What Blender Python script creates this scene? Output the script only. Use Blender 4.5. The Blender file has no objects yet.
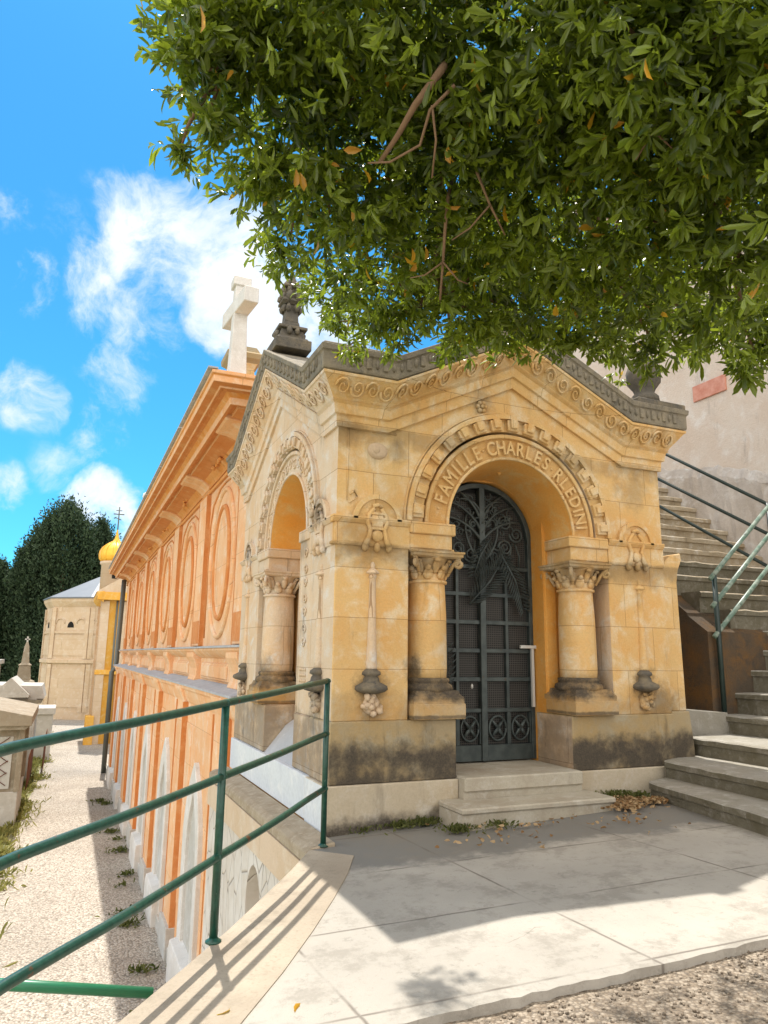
import bpy, bmesh, math, random
import numpy as np
from mathutils import Vector, Matrix
S = bpy.context.scene
COL = S.collection
R = math.radians
PI = math.pi

# ------------------------------------------------------------------ camera
cam = bpy.data.cameras.new('camera')
camo = bpy.data.objects.new('camera', cam); COL.objects.link(camo)
Xc = Vector((0.9181046, -0.39614139, 0.01248778))
Yc = Vector((-0.08882515, -0.17495203, 0.98056202))
Zc = Vector((-0.38625644, -0.90136773, -0.19581158))
m3 = Matrix((Xc, Yc, Zc)).transposed()
m4 = m3.to_4x4(); m4.translation = Vector((-2.167, -6.172, 1.5))
camo.matrix_world = m4
cam.sensor_fit = 'VERTICAL'; cam.sensor_height = 24.0
cam.lens = 721.3 / 1024 * 24.0
cam.clip_end = 9000; cam.clip_start = 0.05
S.camera = camo
CAMP = Vector(m4.translation); F = 721.3

def at(px, py, dist):
    """a point seen at this place of the photograph, 'dist' metres away"""
    v = m3 @ Vector((px - 384, -(py - 512), -F)); v.normalize()
    return CAMP + v * dist

# ------------------------------------------------------------------ light
SUN = Vector((0.03, 0.465, 1.0)).normalized()
elev = math.asin(SUN.z); azim = math.atan2(SUN.x, SUN.y)
sl = bpy.data.lights.new('sun', 'SUN'); sl.energy = 2.35; sl.angle = R(0.6); sl.color = (1.0, 0.94, 0.85)
so = bpy.data.objects.new('sun', sl); COL.objects.link(so)
so.rotation_euler = SUN.to_track_quat('Z', 'Y').to_euler()
so.location = (0, 10, 30)
S.view_settings.view_transform = 'Standard'; S.view_settings.look = 'None'
S.view_settings.exposure = 1.45; S.view_settings.gamma = 1.0
S.render.film_transparent = False

world = bpy.data.worlds.new('World'); S.world = world; world.use_nodes = True
nt = world.node_tree; nt.nodes.clear()
def wn(t, **k):
    n = nt.nodes.new(t)
    for a, b in k.items(): setattr(n, a, b)
    return n
out = wn('ShaderNodeOutputWorld'); bg = wn('ShaderNodeBackground'); bg.inputs['Strength'].default_value = 0.10
sky = wn('ShaderNodeTexSky'); sky.sky_type = 'NISHITA'; sky.sun_disc = False
sky.sun_elevation = elev; sky.sun_rotation = azim; sky.air_density = 1.0; sky.dust_density = 0.4; sky.ozone_density = 2.5
tc = wn('ShaderNodeTexCoord')
def wmath(op, a, b=None, c=None, clamp=False):
    n = wn('ShaderNodeMath', operation=op); n.use_clamp = clamp
    for i, v in enumerate((a, b, c)):
        if v is None: continue
        if isinstance(v, (int, float)): n.inputs[i].default_value = v
        else: nt.links.new(v, n.inputs[i])
    return n.outputs[0]
# clouds: soft masses of broken noise gathered round a few directions of the sky
nz0 = wn('ShaderNodeTexNoise'); nz0.inputs['Scale'].default_value = 5.0; nz0.inputs['Detail'].default_value = 5
nt.links.new(tc.outputs['Generated'], nz0.inputs['Vector'])
vsub = wn('ShaderNodeVectorMath', operation='SUBTRACT'); nt.links.new(nz0.outputs['Color'], vsub.inputs[0]); vsub.inputs[1].default_value = (.5, .5, .5)
vscl = wn('ShaderNodeVectorMath', operation='SCALE'); nt.links.new(vsub.outputs[0], vscl.inputs[0]); vscl.inputs['Scale'].default_value = 0.16
vadd = wn('ShaderNodeVectorMath', operation='ADD'); nt.links.new(tc.outputs['Generated'], vadd.inputs[0]); nt.links.new(vscl.outputs[0], vadd.inputs[1])
vnor = wn('ShaderNodeVectorMath', operation='NORMALIZE'); nt.links.new(vadd.outputs[0], vnor.inputs[0])
clouds = [(165, 232, 58, .72), (215, 262, 62, .80), (262, 312, 62, .92), (112, 290, 46, .50), (305, 335, 60, .95), (170, 320, 52, .52), (130, 378, 46, .46), (100, 428, 40, .36), (75, 250, 40, .22),
          (20, 282, 34, .55), (12, 225, 28, .4), (22, 392, 34, .62), (112, 508, 42, .95), (130, 540, 40, .9), (5, 482, 26, .6),
          (60, 460, 30, .25), (-120, 350, 110, .9), (-260, 160, 90, .8), (900, 200, 160, .9), (1150, 420, 170, .8), (380, -330, 160, .8)]
acc = None
for (px, py, r, w) in clouds:
    d = (at(px, py, 1) - CAMP).normalized()
    off2 = ((px - 384) ** 2 + (py - 512) ** 2)
    ang = math.atan(r / math.sqrt(F * F + off2))
    dp = wn('ShaderNodeVectorMath', operation='DOT_PRODUCT'); nt.links.new(vnor.outputs[0], dp.inputs[0]); dp.inputs[1].default_value = d
    mr = wn('ShaderNodeMapRange'); mr.interpolation_type = 'SMOOTHSTEP'
    mr.inputs['From Min'].default_value = math.cos(ang * 1.35); mr.inputs['From Max'].default_value = 1.0 - (1 - math.cos(ang)) * .12
    mr.inputs['To Min'].default_value = 0; mr.inputs['To Max'].default_value = w
    nt.links.new(dp.outputs['Value'], mr.inputs['Value'])
    acc = mr.outputs[0] if acc is None else wmath('MAXIMUM', acc, mr.outputs[0])
nz = wn('ShaderNodeTexNoise'); nz.inputs['Scale'].default_value = 7.5; nz.inputs['Detail'].default_value = 13; nz.inputs['Roughness'].default_value = .66
nt.links.new(vadd.outputs[0], nz.inputs['Vector'])
t1 = wmath('ADD', acc, wmath('MULTIPLY', wmath('SUBTRACT', nz.outputs['Fac'], .52), 2.7))
mask = wn('ShaderNodeMapRange'); mask.interpolation_type = 'SMOOTHSTEP'
mask.inputs['From Min'].default_value = .20; mask.inputs['From Max'].default_value = 1.05
nt.links.new(t1, mask.inputs['Value'])
m_ = wmath('MULTIPLY', mask.outputs[0], wmath('MINIMUM', wmath('MULTIPLY', acc, 3.0), 1.0))
skc = wn('ShaderNodeMix', data_type='RGBA', blend_type='MULTIPLY'); skc.inputs['Factor'].default_value = 1.0
nt.links.new(sky.outputs[0], skc.inputs['A']); skc.inputs['B'].default_value = (0.15, 0.54, 0.70, 1)
nz2 = wn('ShaderNodeTexNoise'); nz2.inputs['Scale'].default_value = 14.0; nz2.inputs['Detail'].default_value = 6
nt.links.new(tc.outputs['Generated'], nz2.inputs['Vector'])
cc = wn('ShaderNodeMix', data_type='RGBA'); nt.links.new(nz2.outputs['Fac'], cc.inputs['Factor'])
cc.inputs['A'].default_value = (2.9, 3.4, 3.9, 1); cc.inputs['B'].default_value = (4.9, 4.9, 4.9, 1)
# unseen bright cloud added over the sky behind the camera, as warm white fill light
dpb = wn('ShaderNodeVectorMath', operation='DOT_PRODUCT'); nt.links.new(vnor.outputs[0], dpb.inputs[0]); dpb.inputs[1].default_value = (-.386, -.90, .05)
bk = wn('ShaderNodeMapRange'); bk.interpolation_type = 'SMOOTHSTEP'; bk.inputs['From Min'].default_value = -.30; bk.inputs['From Max'].default_value = .15
nt.links.new(wmath('ADD', dpb.outputs['Value'], wmath('MULTIPLY', wmath('SUBTRACT', nz.outputs['Fac'], .5), .8)), bk.inputs['Value'])
bkc = wn('ShaderNodeMix', data_type='RGBA'); nt.links.new(nz2.outputs['Fac'], bkc.inputs['Factor'])
bkc.inputs['A'].default_value = (6.0, 5.7, 5.35, 1); bkc.inputs['B'].default_value = (9.4, 9.0, 8.5, 1)
ccm = wn('ShaderNodeMix', data_type='RGBA'); nt.links.new(bk.outputs[0], ccm.inputs['Factor'])
nt.links.new(cc.outputs['Result'], ccm.inputs['A']); nt.links.new(bkc.outputs['Result'], ccm.inputs['B'])
m_ = wmath('MAXIMUM', m_, bk.outputs[0]); cc = ccm
mx = wn('ShaderNodeMix', data_type='RGBA'); nt.links.new(m_, mx.inputs['Factor'])
nt.links.new(skc.outputs['Result'], mx.inputs['A']); nt.links.new(cc.outputs['Result'], mx.inputs['B'])
nt.links.new(mx.outputs['Result'], bg.inputs['Color']); nt.links.new(bg.outputs[0], out.inputs['Surface'])

# ------------------------------------------------------------------ materials
class NT:
    def __init__(s, name):
        s.m = bpy.data.materials.new(name); s.m.use_nodes = True
        s.t = s.m.node_tree; s.t.nodes.clear()
        s.out = s.n('ShaderNodeOutputMaterial'); s.b = s.n('ShaderNodeBsdfPrincipled')
        s.t.links.new(s.b.outputs[0], s.out.inputs['Surface'])
        s.co = s.n('ShaderNodeTexCoord').outputs['Object']
    def n(s, t, **k):
        n = s.t.nodes.new(t)
        for a, b in k.items(): setattr(n, a, b)
        return n
    def l(s, a, b): s.t.links.new(a, b)
    def noise(s, scale, detail=6, rough=.6, stretch=None, out='Fac', dist=0):
        n = s.n('ShaderNodeTexNoise'); n.inputs['Scale'].default_value = scale; n.inputs['Detail'].default_value = detail
        n.inputs['Roughness'].default_value = rough; n.inputs['Distortion'].default_value = dist
        if stretch:
            mp = s.n('ShaderNodeMapping'); mp.inputs['Scale'].default_value = stretch; s.l(s.co, mp.inputs[0]); s.l(mp.outputs[0], n.inputs['Vector'])
        else: s.l(s.co, n.inputs['Vector'])
        return n.outputs[out]
    def ramp(s, v, lo, hi, a=0., b=1.):
        n = s.n('ShaderNodeMapRange'); n.interpolation_type = 'SMOOTHSTEP'
        for k, x in (('From Min', lo), ('From Max', hi), ('To Min', a), ('To Max', b)): n.inputs[k].default_value = x
        s.l(v, n.inputs['Value']); return n.outputs[0]
    def mth(s, op, a, b):
        n = s.n('ShaderNodeMath', operation=op)
        for i, v in enumerate((a, b)):
            if isinstance(v, (int, float)): n.inputs[i].default_value = v
            else: s.l(v, n.inputs[i])
        return n.outputs[0]
    def mix(s, f, a, b, blend='MIX'):
        n = s.n('ShaderNodeMix', data_type='RGBA', blend_type=blend)
        if isinstance(f, (int, float)): n.inputs['Factor'].default_value = f
        else: s.l(f, n.inputs['Factor'])
        for k, v in (('A', a), ('B', b)):
            if isinstance(v, tuple): n.inputs[k].default_value = (*v, 1) if len(v) == 3 else v
            else: s.l(v, n.inputs[k])
        return n.outputs['Result']
    def z(s):
        n = s.n('ShaderNodeSeparateXYZ'); s.l(s.co, n.inputs[0]); return n.outputs['Z']
    def xyz(s):
        n = s.n('ShaderNodeSeparateXYZ'); s.l(s.co, n.inputs[0]); return n.outputs
    def bump(s, h, strength=.3, dist=.02):
        n = s.n('ShaderNodeBump'); n.inputs['Strength'].default_value = strength; n.inputs['Distance'].default_value = dist
        s.l(h, n.inputs['Height']); s.l(n.outputs[0], s.b.inputs['Normal'])
    def fin(s, col, rough=.85, metal=0., spec=.3):
        if isinstance(col, tuple): s.b.inputs['Base Color'].default_value = (*col, 1)
        else: s.l(col, s.b.inputs['Base Color'])
        if isinstance(rough, (int, float)): s.b.inputs['Roughness'].default_value = rough
        else: s.l(rough, s.b.inputs['Roughness'])
        s.b.inputs['Metallic'].default_value = metal
        s.b.inputs['Specular IOR Level'].default_value = spec
        return s.m

def stone(name, base, warm, pale, dark=(.06, .05, .04), dirt=(), spots=.35, scale=1.3, bump=.35, joints=(), streak=.35, grain=60, blobs=(), pk=.48, blocks=None):
    """weathered limestone: base mottled with warm and pale patches; dirt = [(z0, z1, z2, z3, amount)] bands where grime has settled"""
    s = NT(name)
    c = s.mix(s.ramp(s.noise(scale, 9, .68), .36, .72), base, warm)
    c = s.mix(s.ramp(s.noise(scale * 2.3 + .7, 8, .68, dist=.4), pk, pk + .24), c, pale)
    c = s.mix(s.mth('MULTIPLY', s.ramp(s.noise(2.2, 7, .7, stretch=(1.6, 1.6, .35)), .55, .78), streak), c, dark)
    c = s.mix(s.mth('MULTIPLY', s.ramp(s.noise(7.5, 9, .75), .60, .78), spots), c, tuple(x * .35 for x in base))
    zz = s.z()
    for (z0, z1, z2, z3, a) in dirt:
        up = s.ramp(zz, z0, z1); dn = s.ramp(zz, z2, z3, 1, 0)
        band = s.mth('MULTIPLY', up, dn)
        v = s.mth('ADD', s.noise(3.1, 8, .7), s.mth('MULTIPLY', band, .42))
        v = s.mth('MULTIPLY', s.ramp(v, .62, .98), s.mth('MULTIPLY', s.ramp(band, 0, .35), a))
        c = s.mix(v, c, dark)
    for (bx, by, bz, br, ba) in blobs:      # local soot and damp stains with ragged outlines
        ds = s.n('ShaderNodeVectorMath', operation='DISTANCE'); s.l(s.co, ds.inputs[0]); ds.inputs[1].default_value = (bx, by, bz)
        q = s.mth('ADD', s.mth('DIVIDE', ds.outputs['Value'], br), s.mth('MULTIPLY', s.mth('SUBTRACT', s.noise(6, 8, .72), .5), 2.2))
        c = s.mix(s.ramp(q, .25, 1.05, ba, 0), c, dark)
    if blocks:
        bt = s.n('ShaderNodeTexBrick'); xy = s.xyz(); cb = s.n('ShaderNodeCombineXYZ')
        s.l(s.mth('ADD', s.mth('ADD', xy['X'], xy['Y']), s.mth('MULTIPLY', s.noise(5, 3), .012)), cb.inputs[0]); s.l(s.mth('ADD', s.mth('SUBTRACT', zz, .93), s.mth('MULTIPLY', s.noise(4, 3), .012)), cb.inputs[1])
        s.l(cb.outputs[0], bt.inputs['Vector']); bt.inputs['Scale'].default_value = 1; bt.inputs['Brick Width'].default_value = blocks[0]; bt.inputs['Row Height'].default_value = blocks[1]
        bt.inputs['Mortar Size'].default_value = .0035; bt.inputs['Mortar Smooth'].default_value = .3
        k = blocks[2]; bt.inputs['Color1'].default_value = (1 - k, 1 - k * 1.1, 1 - k * 1.3, 1); bt.inputs['Color2'].default_value = (1 + k * .7, 1 + k * .8, 1 + k, 1); bt.inputs['Mortar'].default_value = (.50, .42, .34, 1)
        c = s.mix(.9, c, bt.outputs['Color'], 'MULTIPLY')
    jm = None
    for jz in joints:
        a = s.mth('ABSOLUTE', s.mth('SUBTRACT', s.mth('ADD', zz, s.mth('MULTIPLY', s.noise(4, 3), .008)), jz + .004), 0)
        j = s.ramp(a, .002, .006, 1, 0); jm = j if jm is None else s.mth('MAXIMUM', jm, j)
    if jm is not None: c = s.mix(s.mth('MULTIPLY', jm, s.ramp(s.noise(3, 4), .35, .6, .15, .7)), c, tuple(x * .4 for x in base))
    g = s.noise(grain, 4, .7)
    c = s.mix(s.ramp(g, .3, .75, 0, .28), c, tuple(x * .55 for x in base))
    h = s.mth('ADD', s.noise(18, 8, .7), s.mth('MULTIPLY', g, .5))
    s.bump(h, bump, .015)
    return s.fin(c, .88)

M = {}
M['front'] = stone('ochre_stone', (.68, .46, .205), (.69, .385, .13), (.72, .59, .40), dirt=[(2.1, 2.46, 2.5, 2.56, .5), (3.35, 3.6, 3.64, 3.7, .4), (.9, .94, 1.0, 1.4, .3)], spots=.55, bump=.6, pk=.44, streak=.5, blocks=(.74, .4575, .09),
                   blobs=[(.37, 0, 1.23, .20, .7), (3.53, 0, 1.23, .22, .8), (.37, 0, .98, .16, .35), (.80, .1, 1.38, .16, .8), (.22, 0, 2.62, .25, .3), (.05, 0, 3.58, .25, .4), (3.5, 0, 3.35, .28, .35), (3.0, .3, 1.4, .22, .5), (.62, 0, 3.45, .16, .35), (1.55, 0, 4.1, .2, .35), (3.75, 0, 1.0, .3, .45)])
M['carved'] = stone('carved_stone', (.60, .375, .15), (.60, .30, .08), (.66, .50, .31), spots=.6, bump=.6, streak=.4)
M['carvedpale'] = stone('raised_lettering_stone', (.66, .45, .21), (.66, .38, .13), (.70, .55, .34), spots=.3, bump=.4)
M['arch'] = stone('orange_stone', (.66, .36, .10), (.68, .28, .035), (.62, .42, .18), spots=.15, streak=.15)
M['side'] = stone('pale_stone', (.66, .53, .39), (.66, .45, .26), (.68, .65, .61), dirt=[(.0, .3, .8, 1.2, .6)], spots=.6, streak=.7, bump=.6, blocks=(.66, .4575, .08), blobs=[(0, .37, 1.2, .22, .7), (0, 3.45, 1.2, .22, .7), (0, .42, 2.85, .22, .7), (0, 3.42, 2.85, .2, .6), (0, 1.0, 2.6, .2, .4), (0, 2.6, 1.3, .25, .6)])
M['grime'] = stone('grimy_stone', (.36, .29, .18), (.42, .28, .11), (.38, .34, .25), dirt=[(.1, .4, .60, .9, 1.0)], spots=.8, streak=.8)
M['basegrime'] = stone('grimy_base_stone', (.50, .36, .19), (.50, .28, .09), (.46, .38, .27), bump=.7, dirt=[(1.0, 1.16, 1.26, 1.6, 1.0), (.93, .95, .96, .99, .8)], spots=.7, streak=.4)
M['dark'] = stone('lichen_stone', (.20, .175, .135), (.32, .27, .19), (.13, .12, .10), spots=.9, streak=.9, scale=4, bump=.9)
M['black'] = stone('blackened_stone', (.11, .10, .085), (.22, .18, .12), (.07, .065, .06), spots=.9, streak=.6, scale=5, bump=.7)
M['plinth'] = stone('cream_plinth', (.52, .45, .34), (.44, .36, .25), (.58, .53, .45), dirt=[(-.4, -.1, .02, .26, 1.0)], spots=.5, streak=.5)
M['step'] = stone('step_stone', (.45, .41, .33), (.34, .29, .22), (.52, .49, .43), spots=.6, streak=.3, scale=2.2)
M['marble'] = stone('marble', (.64, .67, .70), (.58, .61, .66), (.72, .73, .74), spots=.06, streak=.08, bump=.08, grain=20)
M['orange'] = stone('orange_render', (.78, .49, .28), (.78, .38, .16), (.80, .62, .46), dark=(.42, .18, .07), spots=.35, streak=.6, scale=1.0, bump=.4, grain=30, blocks=(1.4, .72, .07))
M['orange_deep'] = stone('orange_cornice', (.72, .34, .11), (.68, .25, .04), (.76, .44, .22), dark=(.30, .12, .03), spots=.6, streak=.9, scale=1.8, bump=.6, grain=30)
M['orange_trim'] = stone('rust_trim', (.62, .26, .09), (.58, .20, .05), (.68, .36, .16), dark=(.28, .10, .03), spots=.35, streak=.5, scale=1.1, bump=.2)
M['greystone'] = stone('grey_stone', (.50, .49, .46), (.44, .42, .37), (.60, .60, .58), spots=.35, streak=.4, scale=1.5, bump=.25)
M['ledge'] = stone('lead_ledge', (.42, .43, .45), (.36, .37, .39), (.52, .53, .55), spots=.4, streak=.2, scale=2)
M['white'] = stone('white_stone', (.66, .64, .61), (.58, .55, .50), (.74, .73, .71), spots=.2, streak=.25)
M['ledgebrown'] = stone('brown_ledge', (.40, .33, .24), (.30, .23, .15), (.50, .42, .32), spots=.9, streak=.2, scale=5, bump=.9)
M['cream'] = stone('cream_render', (.60, .47, .34), (.54, .40, .26), (.64, .55, .44), spots=.3, streak=.1, scale=.9, blocks=(1.6, .8, .06))
M['pinkish'] = stone('plaster_wall', (.66, .57, .48), (.60, .48, .38), (.72, .67, .61), dark=(.26, .22, .19), spots=.6, streak=.75, scale=.8, bump=.9)
M['yellow'] = stone('yellow_render', (.70, .40, .08), (.72, .34, .04), (.72, .50, .20), dark=(.35, .2, .06), spots=.2, streak=.35)
M['tomb'] = stone('tomb_stone', (.32, .27, .20), (.25, .20, .14), (.42, .38, .31), spots=.5, streak=.7)
M['tombwhite'] = stone('tomb_white', (.50, .475, .43), (.40, .37, .32), (.58, .56, .52), spots=.3, streak=.4)
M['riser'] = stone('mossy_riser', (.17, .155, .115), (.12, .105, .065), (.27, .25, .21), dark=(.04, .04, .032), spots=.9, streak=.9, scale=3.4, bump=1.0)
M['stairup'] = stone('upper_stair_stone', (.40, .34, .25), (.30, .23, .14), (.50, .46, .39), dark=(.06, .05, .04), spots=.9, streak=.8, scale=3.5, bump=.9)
M['lowwall'] = stone('rough_lower_render', (.54, .49, .44), (.42, .36, .30), (.66, .64, .61), dark=(.18, .16, .14), spots=.8, streak=.7, scale=1.2, bump=1.0)
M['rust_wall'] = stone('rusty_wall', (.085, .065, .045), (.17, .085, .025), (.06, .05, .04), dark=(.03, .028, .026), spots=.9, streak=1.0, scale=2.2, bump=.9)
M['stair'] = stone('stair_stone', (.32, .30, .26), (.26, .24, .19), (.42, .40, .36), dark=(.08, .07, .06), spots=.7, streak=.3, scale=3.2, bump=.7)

# pale cladding below the side of the mausoleum: irregular slabs
s = NT('crazy_cladding')
vo = s.n('ShaderNodeTexVoronoi', feature='DISTANCE_TO_EDGE'); vo.inputs['Scale'].default_value = 3.2; vo.inputs['Randomness'].default_value = 1
mp = s.n('ShaderNodeMapping'); mp.inputs['Scale'].default_value = (1, 1.3, .6); s.l(s.co, mp.inputs[0]); s.l(mp.outputs[0], vo.inputs['Vector'])
c = s.mix(s.ramp(s.noise(2.5), .35, .65), (.54, .49, .43), (.62, .59, .55))
c = s.mix(s.ramp(vo.outputs['Distance'], 0.0, .022, 1, 0), c, (.27, .235, .20))
s.bump(s.mth('ADD', s.ramp(vo.outputs['Distance'], 0, .04), s.mth('MULTIPLY', s.noise(20), .4)), .5, .02)
M['crazy'] = s.fin(c, .8)

# metal paints
s = NT('green_paint')
c = s.mix(s.ramp(s.noise(30, 5), .35, .7), (.007, .046, .031), (.014, .072, .050))
c = s.mix(s.ramp(s.noise(9, 8, .7), .60, .66), c, (.09, .035, .015)); c = s.mix(s.ramp(s.noise(25, 8, .75), .62, .68), c, (.10, .16, .13)); s.bump(s.noise(60), .3, .004)
M['green'] = s.fin(c, .33, 0, .5)
s = NT('bright_green_paint'); c = s.mix(s.noise(12), (.01, .13, .06), (.02, .18, .09)); M['green2'] = s.fin(c, .35, 0, .5)
s = NT('sunlit_worn_green_paint')
c = s.mix(s.ramp(s.noise(9, 7), .4, .65), (.10, .17, .13), (.26, .31, .26)); c = s.mix(s.ramp(s.noise(14, 7), .6, .7), c, (.05, .06, .05)); M['greensunlit'] = s.fin(c, .4, 0, .5)  # handrail green with the sunlight put into its paler colour, plus worn dark patches
s = NT('dark_green_paint'); c = s.mix(s.noise(12), (.008, .020, .019), (.016, .036, .030)); M['greendark'] = s.fin(c, .4, 0, .5)
s = NT('door_iron')
c = s.mix(s.ramp(s.noise(8, 7), .35, .7), (.040, .052, .052), (.070, .086, .082)); c = s.mix(s.ramp(s.noise(22, 7), .62, .74), c, (.07, .05, .03)); s.bump(s.noise(80), .15, .003)
M['iron'] = s.fin(c, .5, .3, .5)
s = NT('door_wire_mesh')
x = s.xyz()
def grid(o, f):
    a = s.mth('FRACT', s.mth('MULTIPLY', o, f), 0); return s.ramp(a, .62, .72)
g = s.mth('MAXIMUM', grid(x['X'], 42.), grid(x['Z'], 42.))
M['mesh'] = s.fin(s.mix(g, (.006, .007, .008), (.06, .055, .048)), .6, 0, .3)
s = NT('dark_interior'); M['void'] = s.fin((.012, .011, .010), .9)
s = NT('worn_white_metal'); M['latch'] = s.fin((.55, .55, .52), .45, .2)
s = NT('rusty_iron'); c = s.mix(s.noise(10), (.11, .035, .02), (.20, .07, .03)); M['rust'] = s.fin(c, .8)
s = NT('gold_leaf'); c = s.mix(s.ramp(s.noise(1.2, 5), .3, .7), (.85, .50, .06), (.75, .36, .03)); M['gold'] = s.fin(c, .45, .35, .5)
s = NT('zinc_roof'); c = s.mix(s.noise(1.5, 5), (.12, .135, .155), (.17, .185, .205)); M['zinc'] = s.fin(c, .5, .2)
s = NT('downpipe_metal'); M['pipe'] = s.fin((.12, .13, .12), .5, .3)
s = NT('tile_red'); c = s.mix(s.ramp(s.noise(6, 6), .35, .65), (.50, .20, .13), (.60, .30, .22)); s.bump(s.noise(30), .3, .01); M['plaque'] = s.fin(c, .6)
s = NT('grey_lettering'); M['letter'] = stone('plaque_letters', (.66, .48, .40), (.60, .40, .32), (.7, .55, .48))

# ground materials
s = NT('concrete_slabs')
c = s.mix(s.ramp(s.noise(.9, 7, .6), .35, .7), (.35, .325, .285), (.42, .39, .34))
c = s.mix(s.ramp(s.noise(5, 8, .7), .5, .75, 0, .5), c, (.36, .34, .30))
c = s.mix(s.ramp(s.noise(90, 3, .7), .52, .75, 0, .6), c, (.32, .30, .27))
yy = s.xyz()
wob = s.mth('MULTIPLY', s.mth('SUBTRACT', s.noise(3, 4), .5), .35)
def joint(o, off, per):
    a = s.mth('ABSOLUTE', s.mth('SUBTRACT', s.mth('FRACT', s.mth('DIVIDE', s.mth('ADD', s.mth('ADD', o, off), s.mth('MULTIPLY', wob, .06)), per), 0), .5), 0)
    return s.ramp(a, .0, .015 / per, 1, 0)
j = s.mth('MAXIMUM', joint(s.mth('ADD', yy['Y'], s.mth('MULTIPLY', yy['X'], .10)), .62, .95), joint(s.mth('ADD', yy['X'], s.mth('MULTIPLY', yy['Y'], .05)), .25, 1.5))
j = s.mth('MULTIPLY', j, s.ramp(s.noise(1.7, 3), .40, .58, .12, .9))
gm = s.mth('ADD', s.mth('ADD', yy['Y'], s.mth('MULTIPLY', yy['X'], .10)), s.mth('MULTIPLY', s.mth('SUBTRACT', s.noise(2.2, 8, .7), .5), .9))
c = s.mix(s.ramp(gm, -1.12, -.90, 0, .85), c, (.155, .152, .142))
c = s.mix(s.ramp(s.noise(2.8, 9, .78), .48, .62, 0, .50), c, (.21, .19, .16))
c = s.mix(s.ramp(s.noise(13, 8, .75), .57, .66, 0, .45), c, (.19, .175, .15))
c = s.mix(j, c, (.14, .12, .10))
crk = s.n('ShaderNodeTexVoronoi', feature='DISTANCE_TO_EDGE'); crk.inputs['Scale'].default_value = .55
nzc = s.n('ShaderNodeTexNoise'); nzc.inputs['Scale'].default_value = 2.2; nzc.inputs['Detail'].default_value = 6; s.l(s.co, nzc.inputs['Vector'])
va = s.n('ShaderNodeVectorMath', operation='MULTIPLY_ADD'); s.l(nzc.outputs['Color'], va.inputs[0]); va.inputs[1].default_value = (.5, .5, .5); s.l(s.co, va.inputs[2]); s.l(va.outputs[0], crk.inputs['Vector'])
c = s.mix(s.mth('MULTIPLY', s.mth('MULTIPLY', s.ramp(crk.outputs['Distance'], 0, .004, 1, 0), .6), s.ramp(s.noise(.8, 3), .52, .62)), c, (.20, .18, .15))
c = s.mix(s.ramp(s.noise(2.3, 7, .75), .60, .72, 0, .4), c, (.27, .25, .21))
s.bump(s.mth('SUBTRACT', s.mth('ADD', s.noise(40, 7, .7), s.mth('MULTIPLY', s.noise(160, 2), .5)), s.mth('MULTIPLY', j, 1.5)), .35, .008)
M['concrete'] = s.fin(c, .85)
s = NT('dark_paving')
c = s.mix(s.ramp(s.noise(1.5, 7, .7), .35, .65), (.20, .195, .18), (.30, .29, .27)); c = s.mix(s.ramp(s.noise(70, 4, .7), .45, .7, 0, .7), c, (.12, .115, .105)); c = s.mix(s.ramp(s.noise(4, 8, .75), .60, .72, 0, .6), c, (.09, .085, .07)); s.bump(s.noise(60, 6), .5, .008)
M['asphalt'] = s.fin(c, .9)
s = NT('kerb_stone')
c = s.mix(s.ramp(s.noise(1.2, 7), .35, .7), (.33, .275, .21), (.42, .36, .28)); c = s.mix(s.ramp(s.noise(50, 4), .5, .75, 0, .6), c, (.26, .22, .16)); c = s.mix(s.ramp(s.noise(3.4, 9, .75), .50, .66, 0, .5), c, (.22, .185, .14)); s.bump(s.noise(60, 6), .5, .008)
M['kerb'] = s.fin(c, .88)
def gravel(name, a, b, c3, sc):
    s = NT(name)
    v = s.n('ShaderNodeTexVoronoi'); v.inputs['Scale'].default_value = sc; s.l(s.co, v.inputs['Vector'])
    sep = s.n('ShaderNodeSeparateColor'); s.l(v.outputs['Color'], sep.inputs[0])
    c = s.mix(s.ramp(sep.outputs[0], .2, .8), a, b)
    c = s.mix(s.ramp(sep.outputs[1], .8, .95), c, c3)
    c = s.mix(s.ramp(s.noise(.6, 6), .4, .7, 0, .45), c, tuple(x * .72 for x in a))
    c = s.mix(s.ramp(v.outputs['Distance'], .35, .75, 0, .6), c, tuple(x * .4 for x in a))
    s.bump(s.mth('SUBTRACT', s.noise(sc * .3, 5), v.outputs['Distance']), .6, 1.0 / sc)
    return s.fin(c, .92)
M['gravel'] = gravel('gravel', (.24, .19, .14), (.38, .32, .25), (.18, .15, .12), 55)
M['pathgravel'] = gravel('path_gravel', (.40, .35, .29), (.54, .49, .42), (.22, .19, .15), 26)
s = NT('dry_ground'); c = s.mix(s.ramp(s.noise(.5, 7), .4, .62), (.30, .27, .17), (.20, .22, .09)); M['ground'] = s.fin(c, .95)
s = NT('sea_water'); M['sea'] = s.fin((.02, .09, .15), .25)

# leaves
def leafmat(name, dark, light, trans, t=.35, yellow=(.60, .28, .03)):
    s = NT(name)
    at_ = s.n('ShaderNodeAttribute'); at_.attribute_name = 'tint'
    c = s.mix(s.ramp(at_.outputs['Fac'], 0, .8), dark, light)
    c = s.mix(s.ramp(at_.outputs['Fac'], .975, .985), c, yellow)
    tr = s.n('ShaderNodeBsdfTranslucent'); s.l(s.mix(.5, c, trans), tr.inputs[0])
    s.fin(c, .30 if 'laurel' in name else .6, 0, .6 if 'laurel' in name else .15)
    mx = s.n('ShaderNodeMixShader'); mx.inputs[0].default_value = t
    s.l(s.b.outputs[0], mx.inputs[1]); s.l(tr.outputs[0], mx.inputs[2]); s.l(mx.outputs[0], s.out.inputs['Surface'])
    return s.m
M['leaf'] = leafmat('laurel_leaf', (.024, .046, .009), (.20, .265, .030), (.50, .62, .03), .42)
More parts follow.
